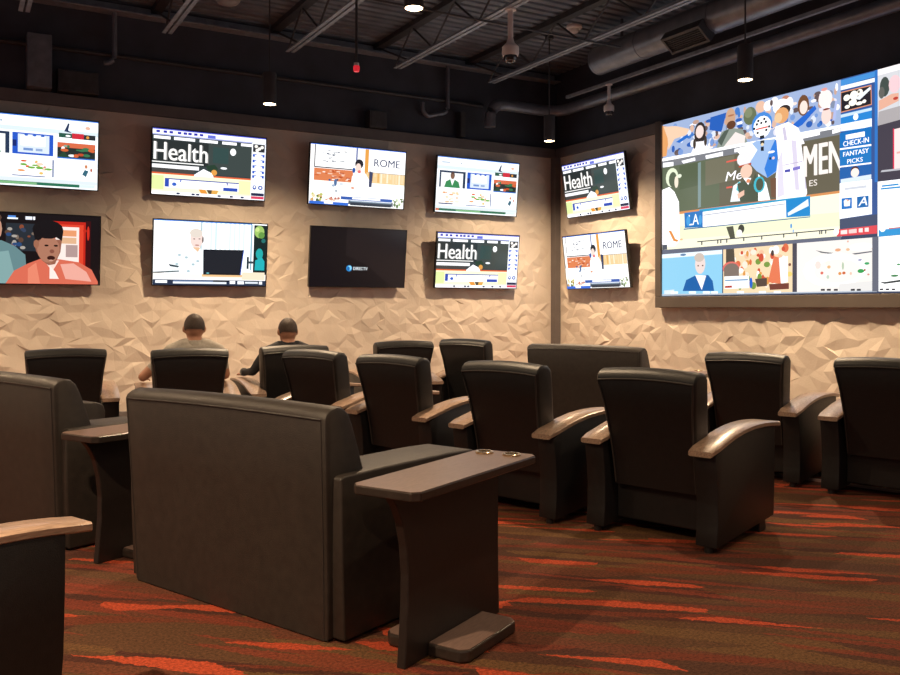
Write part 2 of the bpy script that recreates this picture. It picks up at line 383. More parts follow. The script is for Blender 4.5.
obj('dome_body', lathe([(0, -.06), (.10, -.06), (.15, -.10), (.15, -.13), (.12, -.175), (.05, -.20), (0, -.2)], 24), mat('grey_plastic', (.28, .27, .27), .5, var=.05), sp, smooth=True)
rd = thing('hanging_rod', 'slim dark rod with a red tip hanging from the roof deck', 'rod', (3.43, 7.84, DECKZ))
obj('stem', tube([(0, 0, 0), (0, 0, -1.36)], .013, 8), STEEL, rd, smooth=True)
obj('collar', lathe([(0, -1.34), (.026, -1.34), (.026, -1.37), (0, -1.37)], 12), WHITEP, rd)
obj('red_tip', lathe([(0, -1.37), (.03, -1.37), (.032, -1.40), (.026, -1.425), (0, -1.425)], 12), REDP, rd, smooth=True, label='red plastic tip')

# ------------------------------------------------------------------ pictures on the screens
FONT_CACHE = {}
def text_mesh(txt):
    if txt in FONT_CACHE: return FONT_CACHE[txt]
    cu = bpy.data.curves.new('txt', 'FONT'); cu.body = txt; cu.resolution_u = 3
    o = bpy.data.objects.new('txt', cu); C.objects.link(o)
    dg = bpy.context.evaluated_depsgraph_get(); me = o.evaluated_get(dg).to_mesh()
    vs = [(v.co.x, v.co.y) for v in me.vertices]; fs = [tuple(p.vertices) for p in me.polygons]
    o.evaluated_get(dg).to_mesh_clear(); bpy.data.objects.remove(o); bpy.data.curves.remove(cu)
    xs = [v[0] for v in vs]; ys = [v[1] for v in vs]; x0, x1, y0, y1 = min(xs), max(xs), min(ys), max(ys)
    vs = [((x-x0)/(x1-x0), (y-y0)/(y1-y0)) for x, y in vs]
    FONT_CACHE[txt] = (vs, fs); return FONT_CACHE[txt]
def picture_mesh(name, shapes, place, ell=14, step=.00012):
    """layers of flat colour; place(u, v, layer) -> 3D point of the screen plane"""
    V, F, K = [], [], []
    for li, (kind, col, d) in enumerate(shapes):
        c = lin(col); d0 = li * step
        lu = .3*c[0] + .55*c[1] + .15*c[2]; c = tuple(x*(1 + .5*lu**6) for x in c)     # bright picture areas are far brighter than the exposure
        if kind == 'p':
            i0 = len(V); V += [place(x, y, d0) for x, y in d]; F.append(tuple(range(i0, i0 + len(d)))); K.append(c)
        elif kind == 'e':
            cx, cy, rx, ry = d; i0 = len(V); V += [place(cx + rx*math.cos(2*math.pi*k/ell), cy + ry*math.sin(2*math.pi*k/ell), d0) for k in range(ell)]
            F.append(tuple(range(i0, i0 + ell))); K.append(c)
        elif kind == 't':
            txt, x, y, w, h, sh = d; tv, tf = text_mesh(txt); i0 = len(V)
            for sx in (-.004, .004):            # two passes make the lettering bold
                i0 = len(V); V += [place(x + (a + sx)*w + sh*b*h, y + b*h, d0 + (.00001 if sx > 0 else 0)) for a, b in tv]
                for f in tf: F.append(tuple(i0 + i for i in f)); K.append(c)
    me = bpy.data.meshes.new(name); me.from_pydata(V, [], F)
    at = me.color_attributes.new('col', 'FLOAT_COLOR', 'CORNER'); k = 0
    for p, c in zip(me.polygons, K):
        for _ in p.loop_indices: at.data[k].color = (*c, 1); k += 1
    me.materials.append(PICT); me.update(); return me

# television pictures on a canvas 100 wide, 56.25 high, v down
class Cv:
    def __init__(s): s.s = []
    def r(s, c, x0, y0, x1, y1): s.s.append(('p', c, [(x0, y0), (x0, y1), (x1, y1), (x1, y0)])); return s
    def p(s, c, *pts): s.s.append(('p', c, list(pts))); return s
    def e(s, c, x, y, rx, ry): s.s.append(('e', c, [x, y, rx, ry])); return s
    def t(s, c, txt, x, y, w, h, sh=0): s.s.append(('t', c, [txt, x, y, w, -h, sh])); return s   # y = baseline
def pic_guide():
    q = Cv(); rn = random.Random(2)
    q.r('f4fafe', 0, 0, 100, 56.25).r('3a7ae0', 0, 0, 100, .8).r('dcebf4', 0, 9, 100, 12.5)
    q.r('ccd8e6', 5, 4.8, 15, 6.4).e('c0ccd8', 28, 5.5, 1, 1)
    q.p('2c3a5c', (74, 10), (77, 3), (78, 4), (77, 9), (80, 11)).e('f2c0a8', 92, 6, 2, 1.4)
    q.r('2c5c4c', 70, 11.5, 80, 15).r('d83040', 80, 11, 89, 15.5).r('303438', 89, 11.5, 98, 15.5).e('f0a040', 92, 13.5, 1.2, 1.2).e('f4f4f4', 77, 13.5, 2, .8)
    q.r('2c3c58', 3, 14, 34, 31).r('f2f4f2', 5, 16, 31, 31).p('3c9058', (9, 31), (11, 25), (16, 22.5), (21, 22.5), (26, 25), (28, 31)).p('f8fafa', (16, 22.5), (21, 22.5), (18.5, 29)).e('5c4034', 18.5, 18.5, 2.6, 3.6).e('8a6450', 18.5, 19.6, 2.2, 2.8)
    q.r('2a5cd0', 36, 14, 66, 31).r('dce8fa', 40, 15, 63, 29.5).r('f8fbff', 42, 16, 60, 24).r('1c2c74', 36, 20, 39, 25).r('7c9cd4', 44, 25.8, 51, 27.8).r('9cb4dc', 53, 25.8, 58, 27.8)
    for k in range(3): q.e('3c6cd0', 46 + 6*k, 15.6, 1.4, .8)
    q.r('e2714c', 69, 19, 98, 31.5).r('2c3430', 69, 23, 98, 31.5)
    for k in range(14): q.e(rn.choice(['f4f6f4', 'e06c3c', '3c7c54', 'c8502c', '88b4a0', '24282c']), rn.uniform(71, 96), rn.uniform(20, 30), rn.uniform(1, 3), rn.uniform(.6, 1.6))
    q.r('3c78d8', 69, 31, 98, 32).p('2c4a34', (69, 31), (74, 26), (78, 31))
    q.r('fdf6ee', 3, 34, 34, 48).r('fefcfa', 36, 34, 66, 48).r('fdfefe', 69, 34, 98, 48)
    for k in range(14): q.e(rn.choice(['f8d8b0', 'f2a878', 'f6e0c8', 'e8c49c', 'fbe8d8']), rn.uniform(5, 32), rn.uniform(36, 46), rn.uniform(1, 3.5), rn.uniform(.5, 1.2))
    for k in range(16): q.e(rn.choice(['f2a060', 'e86840', 'f4c870', '7cb850', 'f8d8c0', 'e89080']), rn.uniform(42, 64), rn.uniform(36, 46), rn.uniform(1, 3), rn.uniform(.5, 1.2))
    q.p('3c6c80', (88, 44), (90, 40), (93, 41), (91, 46)).e('d88c64', 91, 37.5, 1.2, 1.6).e('c06048', 95, 40, .8, 1.6)
    q.r('2c3c74', 3, 47, 20, 48.2).r('5868a0', 36, 47.6, 60, 48.4).r('2a4c90', 65.4, 34, 66.4, 48).r('dfeaf0', 0, 49.5, 100, 52.5)
    q.r('2c7458', 0, 52.6, 86, 55).r('86c088', 24, 53, 54, 54.8).r('dcecf0', 86, 52.6, 98, 55).r('e07858', 0, 52.8, 4, 54.8)
    return q.s
def pic_health():
    q = Cv(); q.r('3c4648', 0, 0, 100, 56.25).r('f4f4ff', 0, 0, 100, 5.2).r('4c54d0', 0, 0, 100, .9)
    for x in (3, 9, 14, 21, 26, 30, 35, 40): q.r('3438b8', x, 1.6, x + 3, 3.6)
    q.r('6c78e4', 47, 2, 54, 5).r('b8c0f8', 0, 4.6, 88, 5.6)
    for a, c in ((1, 15), (18, 36), (40, 56), (60, 73), (77, 87)): q.r('fcfcff', a, 6.4, c, 8.8)
    q.r('2e3434', 0, 9.6, 48, 30).r('424c4a', 48, 9.6, 87, 36).r('38504e', 52, 12, 66, 26)
    q.t('8a8a88', 'Health', 2.2, 27, 46, 15.2).t('f8f6f2', 'Health', 1.2, 26.6, 46, 15.2)
    q.r('f6f6f4', 0, 28, 44, 28.9).r('f4f4f6', 0, 30.4, 40, 33.6).r('4c4a48', 0, 33.8, 36, 37)
    q.e('f6f8fa', 70, 15, 2.7, 3.2).e('f4f6fa', 62, 30, 3, 1).p('2c4434', (46, 29), (54, 27.5), (57, 31), (55, 34), (48, 33)).e('f0a850', 53.5, 34.5, 2.6, 2.6).p('fafaff', (34, 39), (44, 32), (51, 35), (54, 39.5))
    q.r('ee6a3c', 0, 37.4, 36, 38.8).r('ee6a3c', 53, 37.4, 87, 38.8).r('f6f8d0', 0, 38.8, 87, 56.25).r('e4f2a8', 0, 40, 10, 52).r('f2f0b8', 76, 40, 87, 52)
    q.r('4c5cb0', 11, 42, 76, 43).r('fafaff', 11, 43, 76, 50).r('3454c0', 11, 43, 14.5, 49.5).r('3c64d0', 24, 43, 25, 45).r('3454c0', 62, 47, 75, 50).r('2c44a8', 65, 43, 66, 45).e('3a68d0', 19, 47, 2, 1.6)
    q.p('f4a040', (40, 50), (46, 50), (50, 56), (44, 56)).p('5c4c38', (47, 50), (52, 50), (54, 55), (50, 55)).p('f0b458', (52, 50), (58, 50), (55, 56), (51, 56))
    q.r('fdfdff', 0, 53.6, 87, 56.25)
    for x in (21, 34, 38, 57, 68, 78): q.r('3a4464', x, 54, x + 3, 55.6)
    q.r('f4f8ff', 87, 5.4, 100, 56.25).r('303238', 88, 6, 99, 13)
    for x, y in ((91, 8), (94, 10), (96.5, 8.5), (92, 11.5)): q.e('f4f0e8', x, y, 1.6, 1.5)
    for k, y in enumerate((15, 20, 25, 30, 34)): q.r('3460d0', 88, y, 99, y + 2.4).r('f8fbff', 90, y + .8, 97, y + 3.4).e('f4f4ff', 93.5, y + 1.2, 2.4, 1.4)
    q.e('4c64b8', 90.5, 45, 1.8, 2).e('f8fafe', 90.5, 44.6, .8, 1).e('3c5cb8', 96, 45, 2.2, 2).e('f8fafe', 96, 45, 1, .9).r('2c3050', 87.5, 50, 99.5, 52.6).r('e84868', 87.5, 53, 99.5, 55.4)
    return q.s
def pic_rome():
    q = Cv(); rn = random.Random(8)
    q.r('fcfbfa', 0, 0, 100, 56.25).r('3c78f0', 0, 0, 100, .7).r('3a3038', 4, .8, 44, 22).r('fbfcfc', 5, .8, 43, 21)
    for k in range(26): q.e(rn.choice(['c8ccd0', 'a8aab4', 'dcd8d8', '888c98']), rn.uniform(11, 36), rn.uniform(5, 16), rn.uniform(.6, 2.2), rn.uniform(.3, .9))
    q.r('f8f8fa', 43, .8, 56, 26).r('2c4c9c', 46.6, .8, 48, 14).r('f0a84c', 56, .8, 60, 25).r('fdfdfd', 60, 2.6, 100, 22.6).r('a8a4a4', 60, 22.4, 100, 23)
    q.t('2c3c64', 'ROME', 66, 16.6, 28, 7.2)
    q.r('e88858', 4, 22.5, 44, 34)
    for k in range(26): q.r(rn.choice(['f6b898', 'd86c40', 'f8d0b8', 'fce8dc', 'c85c34']), *(lambda x, y: (x, y, x + rn.uniform(2, 5), y + 1.1))(rn.uniform(4, 39), rn.uniform(23, 32)))
    q.r('f6d49c', 58, 23, 100, 33)
    for k in range(12): q.r(rn.choice(['f8dcb0', 'f2c078', 'fbe8cc', 'f0b868']), 60 + 3.3*k, 23.2, 62 + 3.3*k, rn.uniform(26, 33))
    q.r('fefaf4', 0, 34, 100, 47).p('fdfcfc', (41, 47), (43, 28), (48, 23), (55, 22), (61, 30), (63, 47))
    q.e('26242c', 50, 15.6, 4.4, 4.6).e('f8dcd0', 49.2, 19.6, 3, 4.6).e('2c5cb0', 44.6, 22, 1.6, 2.6).e('f07878', 50.4, 23, 1.8, 1.6).p('3c4468', (61, 21.5), (65, 22.5), (64, 37), (61, 37))
    for x, y, rx, ry, c in ((20, 33, 1.2, 1, '3c5c98'), (26, 35, 1.6, 3.4, '5878a8'), (28, 32.4, 1, 1, '4c5c78'), (24, 38, 1.8, 1.2, 'a8bcd4'), (32, 36, 2.2, 1.4, 'dce4ec'), (27, 43, 1, 1.2, '98a8b8'), (44, 39, 2, 1, 'e8a080')): q.e(c, x, y, rx, ry)
    for k in range(18): q.e(rn.choice(['8aa04c', 'c8cc78', '5c6c3c', 'e0b070', 'f0e0b0']), rn.uniform(2, 14), rn.uniform(47, 53), rn.uniform(.7, 1.8), rn.uniform(.7, 2))
    for k in range(14): q.e(rn.choice(['e09880', 'f4d0c0', 'c87868', 'f0e4dc']), rn.uniform(16, 30), rn.uniform(48, 53), rn.uniform(.6, 1.6), rn.uniform(.5, 1.4))
    for k in range(10): q.e(rn.choice(['b0c890', '6c8458', 'e8ecd0', '98b8c8']), rn.uniform(88, 98), rn.uniform(47, 54), rn.uniform(.7, 1.8), rn.uniform(.7, 2))
    q.r('3c64b8', 32, 47.6, 87, 50.6).r('f6f8fc', 44, 48, 74, 49.8).r('5c6878', 40, 51, 88, 54.8).r('38404c', 42, 53, 86, 55.6).r('a8bcd0', 42, 51, 86, 52).r('3c74e0', 0, 53.6, 40, 56.25).r('f8f8fc', 15, 52.4, 24, 55.6)
    return q.s
def pic_laptop():
    q = Cv(); rn = random.Random(4)
    q.r('fbfdff', 0, 0, 100, 56.25).r('4088f0', 0, 0, 86, .8)
    for k in range(11): q.r(rn.choice(['dff0f6', 'eaf6fa', 'd4eaf0']), 40 + 4.2*k, .8, 41.8 + 4.2*k, 26)
    q.r('a8c4c8', 40, .8, 40.8, 24).r('9cc4d4', 85, .8, 86.6, 42).r('1c2c2c', 88, 1, 100, 46).e('a8d070', 93, 7, 4.6, 5.6).e('6ca04c', 95, 10, 3, 3).e('d0e890', 91, 5, 2, 2).e('2c7470', 97, 15, 2, 2)
    q.e('28b0b0', 93.6, 27, 3.4, 5).p('28b8c0', (89.5, 42), (90, 33), (96, 30), (98.6, 34), (98.6, 42)).r('2c3c44', 82, 30, 84, 41).r('3a4a54', 84, 34, 89, 36)
    q.e('f4dcd4', 36.5, 15.5, 5.6, 8.4).e('e8dcd0', 36, 10.4, 5.6, 4).e('9c8078', 34.4, 15.6, 1, .5).e('9c8078', 39, 15.4, 1, .5).e('c88c80', 37, 21, 2, .6).e('5c4c48', 42, 16, .7, 3)
    q.p('eef6f8', (10, 48), (20, 31), (30, 25.5), (43, 26), (48, 30), (48, 48)).p('f4c8a0', (33, 23), (40, 23), (38, 27))
    for x, y in ((22, 30), (28, 32), (20, 38), (34, 38), (30, 44), (38, 35)): q.e('b8d0d8', x, y, 1.4, 1)
    q.p('3c4c54', (13, 38), (22, 39.6), (21, 41), (14, 40)).p('4c5c60', (0, 45), (22, 43.6), (22, 44.6), (0, 46.4)).r('fcf0e4', 0, 46, 100, 51).r('f6c890', 42, 46.4, 78, 48.6).r('fbe4c8', 78, 44, 99, 51)
    q.p('1d2028', (42.5, 24.5), (78.5, 24), (76, 46.8), (43, 46.8)).p('25282f', (44, 26), (77, 25.5), (75, 45.4), (44.3, 45.4)).e('78d0d8', 47, 45.4, 1.4, .5).p('3c5cc0', (78.5, 24), (79.2, 24), (76.8, 46.8), (76, 46.8))
    q.r('2c3850', 0, 51.5, 100, 56.25).r('f4f8fc', 2, 52.3, 12, 54.6).r('6c80a8', 17, 52, 52, 53.2).r('e8eef4', 17, 53.2, 64, 55).r('f4f6fa', 67, 52, 72, 54.8).r('f0f4fa', 74, 52.2, 80, 55).r('dfe8f0', 81, 52.6, 93, 54.4).r('f0f4fa', 94, 52.2, 97, 55).r('10141c', 52, 52, 66, 53)
    return q.s
def pic_men():
    q = Cv(); rn = random.Random(6)
    q.r('1a1416', 0, 0, 100, 56.25).r('2a3038', 30, 8, 52, 30)
    for k in range(20): q.e(rn.choice(['38445c', '5c4438', '7c6c60', '2c4c7c', '8c4c34', 'b0a8a0']), rn.uniform(31, 50), rn.uniform(9, 28), rn.uniform(.8, 2.4), rn.uniform(.8, 2.4))
    q.r('c8281c', 60, 5, 89, 46).r('e84830', 63, 7.4, 87.4, 46).r('f4e4dc', 66, 9.4, 84, 42).r('f0a070', 70, 12, 82, 17).r('e8b890', 70, 18, 82, 23).r('b89c98', 74, 24, 83, 34).r('3c1014', 89, 4, 93, 46).e('d83020', 91, 14, 1, 6).e('c82c1c', 88.4, 12, 1.4, 1.4)
    q.r('5a94e8', 31.5, 2, 37, 3.6).r('f0f6fa', 31, 3.6, 38.5, 4.8).r('e8ecfa', 44, 2.2, 49, 4.8).r('f4f4fa', 49.6, 2.2, 51, 4.8)
    q.p('6a8c90', (0, 56.25), (0, 30), (8, 25), (14, 22), (27, 22), (36, 26), (44, 33), (46, 56.25)).p('88acac', (16, 56), (20, 32), (32, 30), (38, 56)).p('e8eef0', (14, 22.6), (19, 31), (26, 22.6)).e('c89880', 20.5, 13, 6.8, 11).e('5c4438', 20.2, 4, 6.8, 4).e('4c3830', 20.8, 18.4, 2.8, 1).p('7a5844', (15, 19), (26, 19), (23, 24), (18, 24)).p('c89880', (16.5, 20), (24.5, 20), (23, 24), (18.5, 24)).e('9c5848', 20.6, 19.6, 2, .6).e('2c2420', 17.8, 11.6, 1, .6).e('2c2420', 23.4, 11.6, 1, .6)
    q.p('e07058', (30, 56.25), (36, 46), (46, 40), (55, 36), (70, 36), (84, 38), (94, 44), (99, 54), (99, 56.25)).p('f08c70', (46, 44), (52, 39), (55, 56), (46, 56)).p('f4b0a0', (70, 40), (80, 39), (90, 46), (94, 54), (74, 52)).p('f8d8cc', (57, 36), (64, 46), (69, 37))
    q.p('9c6450', (50, 22), (56, 20), (71, 20), (70, 30), (66, 40), (61, 41), (56, 37), (52, 30)).e('b47c64', 61, 28, 8.4, 11).e('1a1618', 60.5, 12, 11.5, 7.6).p('1a1618', (49, 12), (72, 13), (71, 21), (66, 17.6), (55, 18.6), (52, 24)).e('a46c54', 52, 24, 2, 3.4)
    q.e('241814', 59.5, 25, 1.6, .8).e('241814', 66.5, 25, 1.6, .8).e('8c5444', 63.6, 29.6, 1.8, 1.6).e('3c1c18', 63, 35, 3, 1.8).e('d8a08c', 63, 37, 1.6, .6).p('f8e4dc', (62, 41), (66, 46), (69, 52), (62, 52))
    return q.s
def pic_blank():
    q = Cv(); q.r('171317', 0, 0, 100, 56.25).p('211b1e', (36, 0), (100, 0), (100, 56.25), (86, 56.25), (60, 36), (36, 26))
    q.e('2c90d8', 40, 38.6, 3.1, 3.1).e('8fd8f4', 40.6, 38.2, 2, 2.2).e('1f6fbc', 39.2, 39, 1.5, 1.9).t('e8f0f6', 'DIRECTV', 44.4, 40.2, 15, 3)
    return q.s
PICS = {'guide': pic_guide(), 'health': pic_health(), 'rome': pic_rome(), 'laptop': pic_laptop(), 'men': pic_men(), 'blank': pic_blank()}
TVW, TVH = 1.45, .83
PIC_ME = {k: picture_mesh('screen', s, lambda u, v, d: ((u/100 - .5)*1.425, -.0235 - d, (.5 - v/56.25)*.805)) for k, s in PICS.items()}
def frame_bm(w, h, y0, y1, t):
    b = box(-w, -w + t, y0, y1, -h, h); box(w - t, w, y0, y1, -h, h, bm=b); box(-w + t, w - t, y0, y1, h - t, h, bm=b); box(-w + t, w - t, y0, y1, -h, -h + t, bm=b); return b
TV_BODY = me_from(join(box(-TVW/2, TVW/2, -.022, .02, -TVH/2, TVH/2, .004), box(-.45, .45, .02, .05, -.30, .22, .01)), 'body', BEZEL)
TV_FRAME = me_from(frame_bm(TVW/2, TVH/2, -.027, -.021, .0115), 'bezel', BEZEL)
def tv(pic, label, loc, rotz, tilt):
    t = thing('television', label, 'television', loc, rotz, 'wall televisions')
    bd = obj('body', TV_BODY, None, t, rot=(R(tilt), 0, 0))
    obj('bezel', TV_FRAME, None, bd); obj('screen', PIC_ME[pic], None, bd)
    # mount between the set and the wall (wall is at +y local)
    obj('wall_mount', join(join(box(-.22, .22, .125, .18, -.12, .12, .004), box(-.2, -.16, .03, .13, -.1, .1)), box(.16, .2, .03, .13, -.1, .1)), BRACKET, t)
    return t
for pic, x, z, lab in (('guide', .77, 3.2, 'upper wall television showing a white guide of picture tiles, over the two-men television'),
                       ('health', 2.82, 3.204, 'upper wall television with Health baseball picture, over the laptop-man television'),
                       ('rome', 4.865, 3.206, 'upper wall television showing the ROME studio, over the blank television'),
                       ('guide', 6.815, 3.204, 'upper wall television showing a white guide of picture tiles, nearest the corner trim'),
                       ('men', .79, 2.073, 'wall television showing two men, one in a salmon shirt, with red frame'),
                       ('laptop', 2.835, 2.08, 'wall television showing a pale man behind a black laptop'),
                       ('blank', 4.875, 2.087, 'wall television with an almost black screen and small round logo'),
                       ('health', 6.815, 2.092, 'lower wall television with Health baseball picture, beside the blank television')):
    tv(pic, lab, (x, BACK_Y - .125, z), 0, 6.5)
tv('health', 'television with Health baseball picture on the video-wall side of the corner', (RIGHT_X - .13, 10.06, 3.19), R(-90), 8.5)
tv('rome', 'television showing the ROME studio on the video-wall side of the corner', (RIGHT_X - .13, 10.05, 2.085), R(-90), 7.5)

